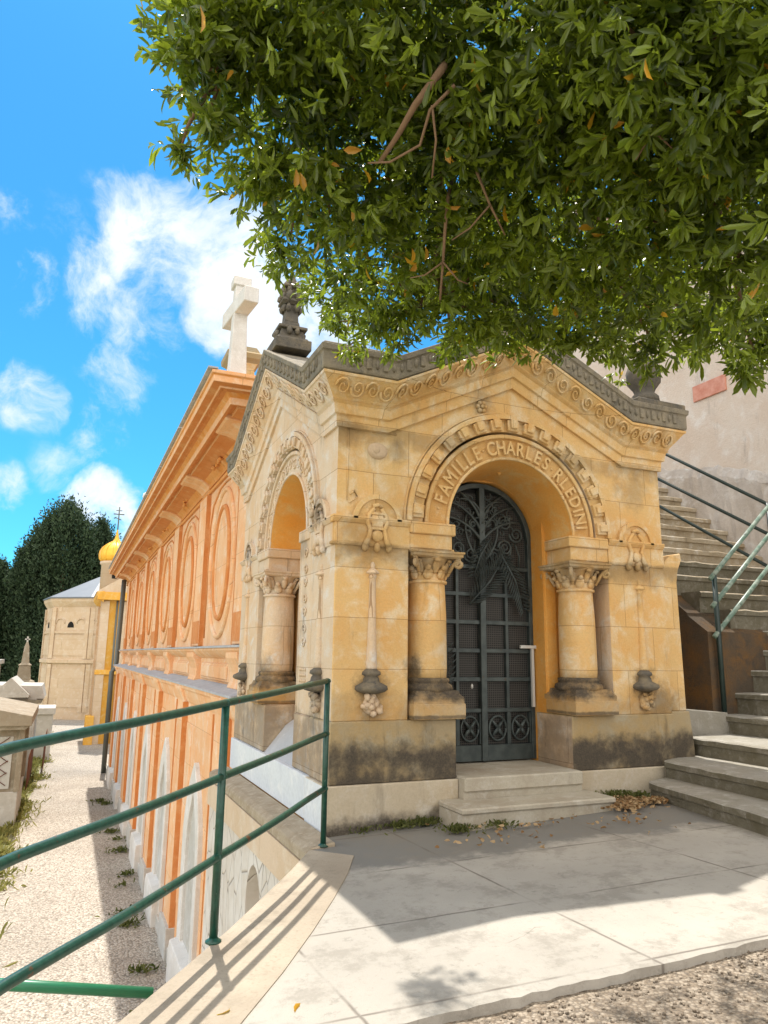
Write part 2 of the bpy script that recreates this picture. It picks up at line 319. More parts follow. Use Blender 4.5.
M['cyp'] = leafmat('cypress_foliage', (.018, .038, .020), (.055, .085, .045), (.07, .11, .04), .15, (.05, .08, .04))
M['weed'] = leafmat('weed_leaf', (.04, .055, .015), (.13, .14, .05), (.3, .35, .05), .3, (.4, .33, .1))
M['dead'] = leafmat('dead_leaf', (.22, .12, .05), (.45, .32, .18), (.4, .25, .1), .2, (.55, .42, .25))
M['grass'] = leafmat('grass_blades', (.16, .17, .05), (.32, .30, .10), (.35, .35, .1), .3, (.4, .35, .15))
s = NT('bark'); c = s.mix(s.noise(14, 7, stretch=(1, 1, .3)), (.13, .075, .045), (.30, .19, .12)); s.bump(s.noise(40, 6), .6, .01); M['bark'] = s.fin(c, .9)

# ------------------------------------------------------------------ mesh helpers
class MB:
    def __init__(s): s.v = []; s.f = []; s.sm = []
    def add(s, vs, fs, smooth=False):
        o = len(s.v); s.v += [tuple(v) for v in vs]
        for f in fs: s.f.append([i + o for i in f]); s.sm.append(smooth)
        return s
    def box(s, x0, x1, y0, y1, z0, z1, T=None, b=0.0):
        if b:
            # chamfered box
            bm = bmesh.new(); bmesh.ops.create_cube(bm, size=1)
            for v in bm.verts: v.co = Vector((x0 + (v.co.x + .5) * (x1 - x0), y0 + (v.co.y + .5) * (y1 - y0), z0 + (v.co.z + .5) * (z1 - z0)))
            bmesh.ops.bevel(bm, geom=list(bm.edges), offset=b, segments=1, affect='EDGES')
            bm.verts.index_update()
            vs = [v.co.copy() for v in bm.verts]; fs = [[v.index for v in f.verts] for f in bm.faces]; bm.free()
        else:
            vs = [(x, y, z) for x in (x0, x1) for y in (y0, y1) for z in (z0, z1)]
            fs = [(0, 1, 3, 2), (4, 6, 7, 5), (0, 4, 5, 1), (2, 3, 7, 6), (0, 2, 6, 4), (1, 5, 7, 3)]
        if T: vs = [T(*v) for v in vs]
        return s.add(vs, fs)
    def prism(s, poly, a, b, fn):
        """poly in 2-D, swept from a to b; fn(p, q, t) -> 3-D"""
        n = len(poly)
        vs = [fn(p, q, a) for p, q in poly] + [fn(p, q, b) for p, q in poly]
        fs = [list(range(n)), list(range(2 * n - 1, n - 1, -1))] + [(i, (i + 1) % n, n + (i + 1) % n, n + i) for i in range(n)]
        return s.add(vs, fs)
    def strip(s, rows, closed=False, smooth=False, caps=False):
        """rows = list of equal-length point lists; skins them"""
        n = len(rows[0]); vs = [p for r in rows for p in r]; fs = []
        for i in range(len(rows) - 1):
            for j in range(n if closed else n - 1):
                k = (j + 1) % n
                fs.append((i * n + j, i * n + k, (i + 1) * n + k, (i + 1) * n + j))
        if caps: fs += [list(range(n)), [(len(rows) - 1) * n + j for j in range(n - 1, -1, -1)]]
        return s.add(vs, fs, smooth)
    def tube(s, pts, r, seg=8, caps=True):
        pts = [Vector(p) for p in pts]; rows = []
        rr = r if isinstance(r, (list, tuple)) else [r] * len(pts)
        up = None
        for i, p in enumerate(pts):
            t = (pts[min(i + 1, len(pts) - 1)] - pts[max(i - 1, 0)])
            if t.length < 1e-9: t = Vector((0, 0, 1))
            t.normalize()
            if up is None:
                up = Vector((0, 0, 1)) if abs(t.z) < .9 else Vector((1, 0, 0))
            a = t.cross(up).normalized(); bb = a.cross(t).normalized(); up = bb
            rows.append([p + (a * math.cos(2 * PI * k / seg) + bb * math.sin(2 * PI * k / seg)) * rr[i] for k in range(seg)])
        return s.strip(rows, True, True, caps)
    def lathe(s, prof, cx, cy, seg=24, smooth=True, T=None, a0=0, a1=2 * PI):
        rows = []
        full = abs(a1 - a0 - 2 * PI) < 1e-6
        for (r, z) in prof:
            rows.append([(cx + r * math.cos(a0 + (a1 - a0) * k / (seg if full else seg - 1)), cy + r * math.sin(a0 + (a1 - a0) * k / (seg if full else seg - 1)), z) for k in range(seg)])
        if T: rows = [[T(*p) for p in r] for r in rows]
        return s.strip(rows, full, smooth, full)
    def ell(s, c, rad, rot=None, sub=2, jit=0, rnd=None, T=None):
        bm = bmesh.new(); bmesh.ops.create_icosphere(bm, subdivisions=sub, radius=1)
        vs = []
        for v in bm.verts:
            k = 1 + (rnd.uniform(-jit, jit) if jit else 0)
            p = Vector((v.co.x * rad[0] * k, v.co.y * rad[1] * k, v.co.z * rad[2] * k))
            if rot: p = rot @ p
            p = p + Vector(c)
            vs.append(T(*p) if T else p)
        bm.verts.index_update(); fs = [[v.index for v in f.verts] for f in bm.faces]; bm.free()
        return s.add(vs, fs, True)
    def pieces(s, name, mat, parent=None, bevel=0, matfn=None):
        """one object for each separate piece"""
        par = list(range(len(s.v)))
        def find(i):
            while par[i] != i: par[i] = par[par[i]]; i = par[i]
            return i
        for f in s.f:
            for k in f[1:]: par[find(k)] = find(f[0])
        groups = {}
        for f, m in zip(s.f, s.sm): groups.setdefault(find(f[0]), []).append((f, m))
        res = []
        for g in groups.values():
            n = MB(); mp_ = {}
            for f, m in g:
                for k in f:
                    if k not in mp_: mp_[k] = len(n.v); n.v.append(s.v[k])
                n.f.append([mp_[k] for k in f]); n.sm.append(m)
            res.append(n.build(name, mat, parent, bevel, matfn))
        return res
    def build(s, name, mat, parent=None, bevel=0, matfn=None, recalc=True):
        me = bpy.data.meshes.new(name); me.from_pydata(s.v, [], s.f)
        mats = mat if isinstance(mat, (list, tuple)) else [mat]
        for m in mats: me.materials.append(M[m])
        me.polygons.foreach_set('use_smooth', s.sm)
        if recalc:
            bm = bmesh.new(); bm.from_mesh(me); bmesh.ops.recalc_face_normals(bm, faces=bm.faces); bm.to_mesh(me); bm.free()
        me.update()
        if matfn:
            for p in me.polygons: p.material_index = matfn(p.normal, p.center)
        o = bpy.data.objects.new(name, me); COL.objects.link(o)
        if parent is not None:
            o.parent = parent
            o.matrix_parent_inverse = parent_inv(parent)
        if bevel:
            bv = o.modifiers.new('edge', 'BEVEL'); bv.width = bevel; bv.segments = 1; bv.limit_method = 'ANGLE'; bv.angle_limit = R(50)
        return o

WL = {}
def parent_inv(p):
    return Matrix.Translation(-WL.get(p.name, Vector((0, 0, 0))))
def thing(name, label, cat, loc=(0, 0, 0), group=None):
    o = bpy.data.objects.new(name, None); COL.objects.link(o); o.empty_display_size = .2
    o.location = loc; WL[o.name] = Vector(loc)
    o['label'] = label; o['category'] = cat
    if group: o['group'] = group
    return o
def tag(o, label, cat, group=None, kind=None):
    o['label'] = label; o['category'] = cat
    if group: o['group'] = group
    if kind: o['kind'] = kind
    return o
def struct(o, label=None, cat=None):
    o['kind'] = 'structure'
    if label: o['label'] = label; o['category'] = cat
    return o
def cp(o, parent=None):
    c = o.copy(); COL.objects.link(c)
    if parent is not None: c.parent = parent
    for ch in list(o.children): cp(ch, c)
    return c
SLOPE = .05
def gz(x): return SLOPE * max(min(x, 8), -6)

def leaf_mesh(name, centers, dirs, lens, wids, mat, parent=None, rng=None, tint=None, fold=.25, simple=False, droop=.15):
    """many leaves in one mesh: elliptical blades with a folded midrib"""
    n = len(centers)
    d = dirs / np.linalg.norm(dirs, axis=1, keepdims=True)
    r = rng.normal(size=(n, 3)); a = np.cross(d, r); a /= np.linalg.norm(a, axis=1, keepdims=True)
    nn = np.cross(a, d)
    L = lens[:, None]; W = wids[:, None]
    if simple:
        P = np.stack([centers, centers + d * L * .5 + a * W * .5, centers + d * L, centers + d * L * .5 - a * W * .5], 1)
        faces = np.array([[0, 1, 2, 3]]); k = 4
        loops = (faces[None] + (np.arange(n) * k)[:, None, None]).reshape(-1); ns = 4; nf = n
    else:
        b = centers
        mid1 = b + d * L * .42 ; mid2 = b + d * L * .78 - nn * L * droop * .4; tip = b + d * L - nn * L * droop
        P = np.stack([b, mid1 + a * W * .42 + nn * W * fold, mid2 + a * W * .46 + nn * W * fold, tip, mid2 - a * W * .46 + nn * W * fold, mid1 - a * W * .42 + nn * W * fold, mid1, mid2], 1)
        k = 8
        faces = np.array([[0, 1, 6, 6], [1, 2, 7, 6], [2, 3, 7, 7], [0, 6, 5, 5], [6, 7, 4, 5], [7, 3, 4, 4]])
        fl = []
        base = [[0, 6, 1], [1, 6, 7, 2], [2, 7, 3], [0, 5, 6], [6, 5, 4, 7], [7, 4, 3]]
        flat = np.concatenate([np.array(f) for f in base]); sizes = np.array([len(f) for f in base])
        loops = (flat[None] + (np.arange(n) * k)[:, None]).reshape(-1)
        nf = n * 6
    me = bpy.data.meshes.new(name)
    me.vertices.add(n * k); me.vertices.foreach_set('co', P.reshape(-1).astype(np.float32))
    me.loops.add(len(loops)); me.loops.foreach_set('vertex_index', loops.astype(np.int32))
    me.polygons.add(nf)
    if simple: sz = np.full(nf, 4)
    else: sz = np.tile(sizes, n)
    st = np.concatenate([[0], np.cumsum(sz)[:-1]])
    me.polygons.foreach_set('loop_start', st.astype(np.int32))
    me.polygons.foreach_set('loop_total', sz.astype(np.int32))
    me.polygons.foreach_set('use_smooth', np.zeros(nf, dtype=bool) if simple else np.ones(nf, dtype=bool))
    at_ = me.attributes.new('tint', 'FLOAT', 'POINT')
    tint = rng.random(n) if tint is None else tint
    at_.data.foreach_set('value', np.repeat(tint, k).astype(np.float32))
    me.materials.append(M[mat]); me.update(calc_edges=True); me.validate()
    o = bpy.data.objects.new(name, me); COL.objects.link(o)
    if parent is not None: o.parent = parent; o.matrix_parent_inverse = parent_inv(parent)
    return o

# ================================================================== GROUND
# terrace: concrete sheet with a stone kerb following the curve of the railing
edge = [(-.27, -.34), (-.55, -.78), (-.86, -1.22), (-1.17, -1.66), (-1.48, -2.06), (-1.80, -2.46), (-2.12, -2.86), (-2.42, -3.35), (-2.62, -3.95), (-2.70, -4.6), (-2.72, -6.0), (-2.72, -9.0)]
inner = [(-.02, -.66), (-.20, -1.02), (-.46, -1.46), (-.74, -1.90), (-1.04, -2.34), (-1.34, -2.74), (-1.60, -3.14), (-1.86, -3.6), (-2.05, -4.15), (-2.12, -4.7), (-2.14, -6.0), (-2.14, -9.0)]
b = MB()
# kerb: top sheet + outer face down to the lower ground
b.strip([[(x, y, gz(x) + .006), (u, v, gz(u) + .006), (u, v, gz(u) - .1)] for (x, y), (u, v) in zip(edge, inner)])
b.strip([[(x, y, gz(x) + .006), (x - .0, y, gz(x) - .14)] for (x, y) in edge])
kerb = struct(b.build('terrace_kerb', 'kerb', bevel=0))
b = MB()
b.strip([[(x + .03, y - .0, -.13 + gz(x)), (x + .03, y, -4.4)] for (x, y) in edge])
struct(b.build('terrace_retaining_wall', 'cream'))
rj = random.Random(77); gedge = [(-1.60, -3.14)] + [(-.98 + .07 * i, -3.03 - .058 * .07 * i + rj.uniform(-.011, .011)) for i in range(64)] + [(9, -3.6)]
slab = [(-.02, -.66), (-.27, -.34), (-.20, -.1), (-.2, .5), (9, .5)] + gedge[::-1] + [(-1.34, -2.74), (-1.04, -2.34), (-.74, -1.90), (-.46, -1.46), (-.20, -1.02)]
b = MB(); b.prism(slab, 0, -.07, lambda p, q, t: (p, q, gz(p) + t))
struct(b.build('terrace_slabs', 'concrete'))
rg = random.Random(5)
b = MB()
NX, NY = 60, 34
rows = []
for j in range(NY):
    y = -3.0 - 6.5 * (j / (NY - 1)) ** 1.3
    rows.append([(-2.16 + 11.2 * i / (NX - 1), y, gz(-2.16 + 11.2 * i / (NX - 1)) - .045 + rg.uniform(-.006, .006)) for i in range(NX)])
b.strip(rows, smooth=True)
struct(b.build('gravel_ground', 'gravel'))
# loose pebbles on the gravel and along the slab edge
rng = np.random.default_rng(3)
b = MB(); rp = random.Random(11)
for i in range(1900):
    x = rp.uniform(-1.5, 2.8); y = -3.12 - abs(rp.gauss(0, .55)); r = rp.uniform(.004, .013)
    b.ell((x, y, gz(x) - .042), (r, r * rp.uniform(.6, 1), r * .6), sub=1, jit=.15, rnd=rp)
tag(b.build('pebbles', 'gravel'), 'loose pale pebbles on the gravel beside the slab edge', 'pebbles', kind='stuff')
# lower ground: path, dry ground, terrain falling away to the sea
rows = []
xs = [-900, -300, -120, -60, -36, -22, -14, -9, -6, -4, -2, 0, 4, 10, 20, 40, 90, 300, 900]
ys = [-30, -10, 0, 8, 16, 26, 40, 56, 72, 88, 104, 125, 160, 240, 400, 800]
for y in ys:
    rows.append([(x, y, -4.03 - max(0, y - 100) * .22 - max(0, -x - 30) * .12) for x in xs])
b = MB(); b.strip(rows, smooth=True); struct(b.build('ground', 'ground'))
b = MB(); rows = []
for y in list(range(-12, 90, 3)):
    w = .06 * math.sin(y * .7)
    xl = -3.05 - .25 * math.sin(y * .13) + w + (0 if y > 12 else (12 - y) * -.12)
    rows.append([(xl, y, -4.0), (-1.5, y, -3.985), (.4, y, -3.995)] if y < 34 else [(xl + (y - 34) * .022, y, -4.0), (-1.0, y, -3.99), (1.6, y, -3.995)])
b.strip(rows, smooth=True); struct(b.build('gravel_path', 'pathgravel'))
b = MB(); b.add([(-7000, 120, -62), (7000, 120, -62), (7000, 8500, -62), (-7000, 8500, -62)], [(0, 1, 2, 3)]); struct(b.build('sea', 'sea'))

# ================================================================== MAUSOLEUM
W = 3.9; CU = 1.93; ZS = 2.78
ZE = 3.85; ZA = 4.54            # eaves and apex of the frieze's lower edge
U1, U2 = .50, 3.36
SHIFT = .22                     # the side arch stands a little nearer the front corner
SG = (.38, 2.08, 3.66, 4.72)    # side gable: start, apex, end, apex height
maus = thing('family_mausoleum', 'ochre stone family mausoleum with arched iron door, twin columns and steep carved gables', 'mausoleum', (0, 0, 0))
TF = lambda u, d, z: (u, d, z)
TS = lambda u, d, z: (d, u, z)
TSa = lambda u, d, z: (d, u - SHIFT, z)
byn = lambda n, c: 1 if (n.x < -.6) else 0
def arcpts(r, a0, a1, n, cz=ZS, cu=CU): return [(cu + r * math.cos(a0 + (a1 - a0) * i / n), cz + r * math.sin(a0 + (a1 - a0) * i / n)) for i in range(n + 1)]

# --- corner pier and right pier
b = MB()
b.box(-.045, 1.24, -.045, .55, -.35, .40)
b.box(2.56, 3.93, -.045, .55, -.35, .40)
b.pieces('plinth', ['plinth', 'marble'], maus, .008, byn)
b = MB(); b.box(-.047, .50, .55, 3.88, .03, .405); b.build('marble_plinth', 'marble', maus, .006)['label'] = 'bluish white marble strip along the side wall'
b = MB()
b.box(-.012, 1.235, -.012, .60, .40, .93)
b.box(2.565, 3.91, -.012, .60, .40, .93)
b.pieces('dado', ['grime', 'side'], maus, .01, byn)
b = MB()
b.box(0, .74, 0, .72, .93, ZS)
b.build('corner_pier', ['front', 'side'], maus, .008, byn)
b = MB(); b.box(3.12, W, 0, .72, .93, ZS); b.build('pier', ['front', 'side'], maus, .008, byn)
# side of the building
b = MB()
b.box(-.013, .60, .60, 1.10, .41, .93); b.box(-.013, .60, 2.30, 3.88, .41, .93)
b.box(0, .72, 3.12 - SHIFT, 3.88, .93, ZS)
b.box(0.002, .42, .72, 1.07, .93, ZS)
b.pieces('side_wall', 'side', maus, .008)
# masses behind: jambs, back walls, right wall
b = MB()
b.box(.72, 1.29, .42, .80, .93, ZS + 1.2)
b.box(2.57, 3.14, .42, .80, .93, ZS + 1.2)
b.box(1.29, 2.57, .60, .80, 3.42, ZS + 1.2)
b.box(.74, 1.29, .60, .80, .40, .93); b.box(2.57, 3.12, .60, .80, .40, .93)
b.pieces('recess_wall', 'arch', maus)
b = MB()
b.box(.42, .80, .81, 1.30 - SHIFT, .93, ZS + 1.2); b.box(.42, .80, 2.57 - SHIFT, 3.14, .93, ZS + 1.2)
b.box(.62, .80, 1.30 - SHIFT, 2.57 - SHIFT, .40, ZS + 1.2)
b.pieces('side_recess_wall', 'arch', maus)
b = MB()
b.box(3.62, W - .004, .72, 3.88, -.3, 4.0); b.box(.8, 3.6, 3.6, 3.87, -.3, 4.0)
b.pieces('rear_wall', 'front', maus)
# flared buttress on the right corner, with curved cap
b = MB()
b.prism([(3.90, 2.46), (3.95, 2.58), (4.04, 2.66), (4.20, 2.70), (4.21, 2.62), (4.15, 2.50), (4.12, 2.36), (4.14, .95), (3.90, .95)], .03, 1.4, lambda p, q, t: (p, t, q))
b.build('buttress', 'front', maus, .01)
b = MB(); b.prism([(3.90, .95), (4.15, .95), (4.19, .60), (4.20, -.2), (3.90, -.2)], .0, 1.4, lambda p, q, t: (p, t, q))
b.build('buttress_foot', 'grime', maus, .01)

# --- upper walls with the arch cut out
def upper(T, name, mats, fn=None):
    poly = [(0, ZS), (CU - 1.045, ZS)] + [(p, q) for p, q in arcpts(1.045, PI, 0, 40)] + [(CU + 1.045, ZS), (W, ZS), (W, ZE), (U2, ZE), (CU, ZA), (U1, ZE), (0, ZE)]
    poly = [poly[0]] + poly[2:43] + poly[44:]
    b = MB(); b.prism(poly, 0, .42, lambda p, q, t: T(p, t, q))
    return b.build(name, mats, maus, 0, fn)
upper(TF, 'wall', ['front', 'side'], byn)
b = MB()
poly = [(.42, ZS)] + [(p - SHIFT, q) for p, q in arcpts(1.045, PI, 0, 40)] + [(W - .02, ZS), (W - .02, ZE), (SG[2], ZE), (SG[1], SG[3]), (.43, ZE + .02)]
b.prism(poly, .001, .42, lambda p, q, t: TS(p, t, q))
b.build('side_gable_wall', 'side', maus)

def ring(b, T, r0, r1, d0, d1, n=56, a0=PI, a1=0, cz=ZS, cu=CU):
    A = arcpts(r0, a0, a1, n, cz, cu); B = arcpts(r1, a0, a1, n, cz, cu)
    rows = [[T(p, d0, q), T(u, d0, v), T(u, d1, v), T(p, d1, q)] for (p, q), (u, v) in zip(A, B)]
    b.strip(rows, True, False, True); return b
def arch(T, mat, rimmat, tag_):
    b = MB()
    ring(b, T, 1.175, 1.225, -.045, .03); ring(b, T, 1.235, 1.25, -.02, .03)
    b.build('hood_mould', mat, maus)
    b = MB(); nb = 17
    for k in range(nb):
        a = PI * (k + .5) / nb; h = PI / nb * .33
        ring(b, T, 1.05, 1.165, -.04, .05, 3, a + h, a - h)
        ring(b, T, 1.075, 1.17, -.065, .05, 3, a + h * .55, a - h * .55)
    b.build('arch_dentils', mat, maus, .005)
    b = MB()
    ring(b, T, .975, 1.018, .0, .3); ring(b, T, .745, .775, .005, .3)
    b.build('archivolt_rim', rimmat, maus, .006)
    b = MB(); ring(b, T, .775, .98, .030, .42)
    band = b.build('inscription_band', 'carved' if T is TF else rimmat, maus)
    # splayed reveal from the band in to the door
    b = MB(); A = arcpts(.745, PI, 0, 56); Bp = arcpts(.70, PI, 0, 56); C_ = arcpts(.655, PI, 0, 56)
    b.strip([[T(p, .02, q), T(p2, .20, q2), T(p3, .60, q3)] for (p, q), (p2, q2), (p3, q3) in zip(A, Bp, C_)], smooth=True)
    ring(b, T, .655, .80, .585, .70)
    b.strip([[T(CU + s_ * .655, .585, z), T(CU + s_ * .655, .72, z), T(CU + s_ * .66, .72, z)] for s_ in (-1,) for z in (.45, ZS)])
    b.build('arch_reveal', 'arch', maus)
    b = MB()
    for s_ in (-1, 1):
        u0 = CU + s_ * .655; u1 = CU + s_ * .80
        b.box(min(u0, u1), max(u0, u1), .405, .70, .425, ZS, T)
    b.pieces('door_jamb', 'arch' if T is TF else 'side', maus, .01)
    return band
band = arch(TF, 'front', 'front', 0)
band2 = arch(TSa, 'side', 'side', 1)

def letters(txt, T, parent, mat):
    """raised letters following the arch, read from its left foot to its right foot"""
    rad = .875; n = len(txt)
    adv = {'·': .6, 'I': .62, 'L': .92, 'M': 1.3, 'E': 1.0, 'F': .95}
    tot = sum(adv.get(c, 1) for c in txt); a = R(172); span = R(168); b = MB()
    for c in txt:
        w = adv.get(c, 1) / tot * span; am = a - w / 2; a -= w
        if c == '·':
            p0, q0 = CU + (rad) * math.cos(am), ZS + rad * math.sin(am); b.ell((0, 0, 0), (.016, .012, .016), sub=1, T=lambda x, y, z: T(p0 + x, .026 + y, q0 + z)); continue
        cu = bpy.data.curves.new('tmp', 'FONT'); cu.body = c; cu.size = .205; cu.extrude = .016; cu.bevel_depth = .004; cu.align_x = 'CENTER'; cu.offset = .0
        o = bpy.data.objects.new('tmp', cu); COL.objects.link(o); dg = bpy.context.evaluated_depsgraph_get()
        me = o.evaluated_get(dg).to_mesh()
        vs = []
        rot = am - PI / 2
        for v in me.vertices:
            x = v.co.x * .80; y = v.co.y - .072; z = v.co.z
            u = CU + rad * math.cos(am) + x * math.cos(rot) - y * math.sin(rot)
            zz = ZS + rad * math.sin(am) + x * math.sin(rot) + y * math.cos(rot)
            vs.append(T(u, .018 - z, zz))
        b.add(vs, [list(p.vertices) for p in me.polygons])
        bpy.data.objects.remove(o); bpy.data.curves.remove(cu)
    return b.build('lettering', mat, parent)
letters('·FAMILLE·CHARLES·RLEDINI', TF, band, 'carvedpale')

# --- scroll work helpers
def scroll(b, fn, s0, h0, size, flip, r=.0075, turns=1.5):
    pts = []
    for i in range(17):
        t = i / 16; a = t * turns * 2 * PI; rr = size * (1 - .82 * t)
        pts.append(fn(s0 + rr * math.cos(a + PI) * (1 if flip > 0 else 1), h0 + flip * rr * math.sin(a + PI)))
    b.tube(pts, [r * (1 - .4 * i / 16) for i in range(17)], 5)
def side_scrolls(T, mat, parent):
    b = MB()
    n = 17; rad = .88
    for k in range(n):
        a = PI * (k + .5) / n
        def fn(s_, h_, a=a): rr = rad + h_; aa = a - s_ / rad; return T(CU + rr * math.cos(aa), .024, ZS + rr * math.sin(aa))
        scroll(b, fn, 0, 0, .070, 1 if k % 2 else -1, .012)
    b.build('carved_scrolls', mat, parent)
side_scrolls(TSa, 'side', band2)

# --- raking mouldings: profile swept along eaves - gable - eaves
def path(h): return [(0, ZE + h), (U1, ZE + h), (CU, ZA + h), (U2, ZE + h), (W, ZE + h)]
def sweep(T, prof, name, mats, parent=maus, bev=0):
    path = (lambda h: [(0, ZE + h), (U1, ZE + h), (CU, ZA + h), (U2, ZE + h), (W, ZE + h)]) if T is TF else (lambda h: [(0, ZE + h), (SG[0], ZE + h), (SG[1], SG[3] + h), (SG[2], ZE + h), (W, ZE + h)])
    """prof = [(h, d)], d < 0 is outwards; ends are mitred round the corner"""
    b = MB(); rows = []
    P = path(0)
    for i, (u, z) in enumerate(P):
        row = []
        for (h, d) in prof:
            uu = u
            if i == 0: uu = min(d, 0) if True else u
            if i == 4: uu = W - min(d, 0)
            row.append(T(uu, d, z + h))
        rows.append(row)
    b.strip(rows, True, False, True)
    return b.build(name, mats, parent, bev)
for T, mt, nm in ((TF, 'front', ''), (TS, 'side', 'side_')):
    sweep(T, [(-.23, .0), (-.23, -.03), (-.12, -.035), (-.11, -.06), (-.02, -.075), (0, -.10), (0.0, .05), (-.2, .05)], 'raking_moulding', mt)
    fz = sweep(T, [(0.002, -.085), (.025, -.10), (.03, -.10), (.195, -.222), (.20, -.235), (.225, -.24), (.23, .05), (0.002, .05)], 'scroll_frieze', mt)
    b = MB()
    a1_, a2_, a3_, az_ = (U1, CU, U2, ZA) if T is TF else SG
    segs = [((0 - .1, ZE), (a1_, ZE)), ((a1_, ZE), (a2_, az_)), ((a2_, az_), (a3_, ZE)), ((a3_, ZE), (W + .1, ZE))]
    for (p0, p1) in segs:
        Lh = math.hypot(p1[0] - p0[0], p1[1] - p0[1]); n = max(2, round(Lh / .17))
        for k in range(n):
            def fn(s_, h_, k=k, p0=p0, p1=p1, n=n, T=T):
                t = (k + .5 + s_ * n / (Lh) ) / n if False else ((k + .5) / n + s_ / Lh)
                return T(p0[0] + (p1[0] - p0[0]) * t, -.104 - (.08 + h_) * .74 - .008, p0[1] + (p1[1] - p0[1]) * t + .11 + h_)
            scroll(b, fn, 0, 0, .074, 1 if k % 2 else -1, .0145)
    b.build('carved_scrolls', mt, fz)
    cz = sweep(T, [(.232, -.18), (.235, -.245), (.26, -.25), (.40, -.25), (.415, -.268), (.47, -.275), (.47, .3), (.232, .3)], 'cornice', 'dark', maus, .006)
    # carved notches on the cornice face
    b = MB()
    for (p0, p1) in segs:
        Lh = math.hypot(p1[0] - p0[0], p1[1] - p0[1]); n = max(3, round(Lh / .085))
        for k in range(n):
            t = (k + .5) / n; u = p0[0] + (p1[0] - p0[0]) * t; z = p0[1] + (p1[1] - p0[1]) * t
            if k % 2: b.box(u - .026, u + .026, -.268, -.20, z + .285, z + .395, T, .008)
            else: b.ell((u, -.252, z + .34), (.02, .02, .05), sub=1, T=T)
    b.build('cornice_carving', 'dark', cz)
# corner parapet block over the front-left corner (turns both ways)
b = MB()
b.box(-.25, .50, -.25, .42, ZE + .46, ZE + .50, None, .012)
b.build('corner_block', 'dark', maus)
b = MB()
b.box(3.45, W + .25, -.25, .3, ZE + .47, ZE + .54, None, .012)
b.lathe([(.0, 5.02), (.07, 5.0), (.16, 4.92), (.20, 4.80), (.19, 4.68), (.13, 4.60), (.11, 4.55), (.16, 4.50), (.17, 4.42)][::-1], 3.78, .0, 20)
b.build('ball_finial', 'black', maus)
# roofs
zr = ZE + .468
poly = [(U1 - .05, zr), (U1, zr), (CU, ZA + .468), (U2, zr), (U2 + .05, zr), (U2 + .05, zr - .05), (U2, zr - .05), (CU, ZA + .418), (U1, zr - .05), (U1 - .05, zr - .05)]
b = MB(); b.prism(poly, -.18, 3.9, lambda p, q, t: (p, t, q)); b.build('roof', 'dark', maus)
poly = [(SG[0] - .05, zr - .003), (SG[0], zr - .003), (SG[1], SG[3] + .462), (SG[2], zr - .003), (3.9, zr - .003), (3.9, zr - .053), (SG[2], zr - .053), (SG[1], SG[3] + .412), (SG[0], zr - .053), (SG[0] - .05, zr - .053)]
b = MB(); b.prism(poly, -.18, 3.7, lambda p, q, t: (t, p, q)); b.build('side_roof', 'dark', maus)
b = MB(); b.box(-.24, U1 + .02, -.24, SG[0] + .02, zr - .06, zr - .006); b.box(U2 - .02, W + .24, -.24, .6, zr - .06, zr - .006); b.box(U2 - .02, W + .24, .6, 3.9, zr - .5, zr - .006); b.box(-.24, .6, SG[2] - .02, 3.9, zr - .06, zr - .006)
b.pieces('flat_roof', 'dark', maus)
# crowning pinnacle on the side gable
def pinnacle(x, y, z0, sc, parent, name='pinnacle', mat='black', seed=2):
    b = MB(); rr = random.Random(seed)
    def bx(w, z1, z2, w2=None):
        w2 = w2 or w
        b.strip([[(x - a, y - a, z0 + zz * sc), (x + a, y - a, z0 + zz * sc), (x + a, y + a, z0 + zz * sc), (x - a, y + a, z0 + zz * sc)] for a, zz in ((w * sc, z1), (w2 * sc, z2))], True, False, True)
    bx(.36, -.05, .16); bx(.33, .16, .22, .29); bx(.26, .22, .40, .22); bx(.29, .40, .46); bx(.17, .46, .60, .15); bx(.14, .60, .98, .11)
    bx(.13, .98, 1.02, .20); bx(.21, 1.02, 1.08); bx(.15, 1.08, 1.34, .12); bx(.19, 1.34, 1.40); bx(.12, 1.40, 1.75, .02)
    for k in range(4):
        a = k * PI / 2
        for zz, rad, s_ in ((.90, .17, .085), (1.14, .20, .10), (1.27, .17, .075), (.34, .28, .08), (1.44, .13, .07)):
            for dx in (-.5, .5):
                b.ell((x + sc * (rad * .92 * math.cos(a) - dx * .16 * math.sin(a)), y + sc * (rad * math.sin(a) + dx * .16 * math.cos(a)), z0 + zz * sc), (s_ * .75 * sc, s_ * .75 * sc, s_ * 1.1 * sc), sub=1, jit=.3, rnd=rr)
    return b.build(name, mat, parent, .006)
pinnacle(.02, SG[1] - .1, SG[3] + .44, .62, maus)
pinnacle(CU, .15, ZA + .46, .55, maus, seed=4)

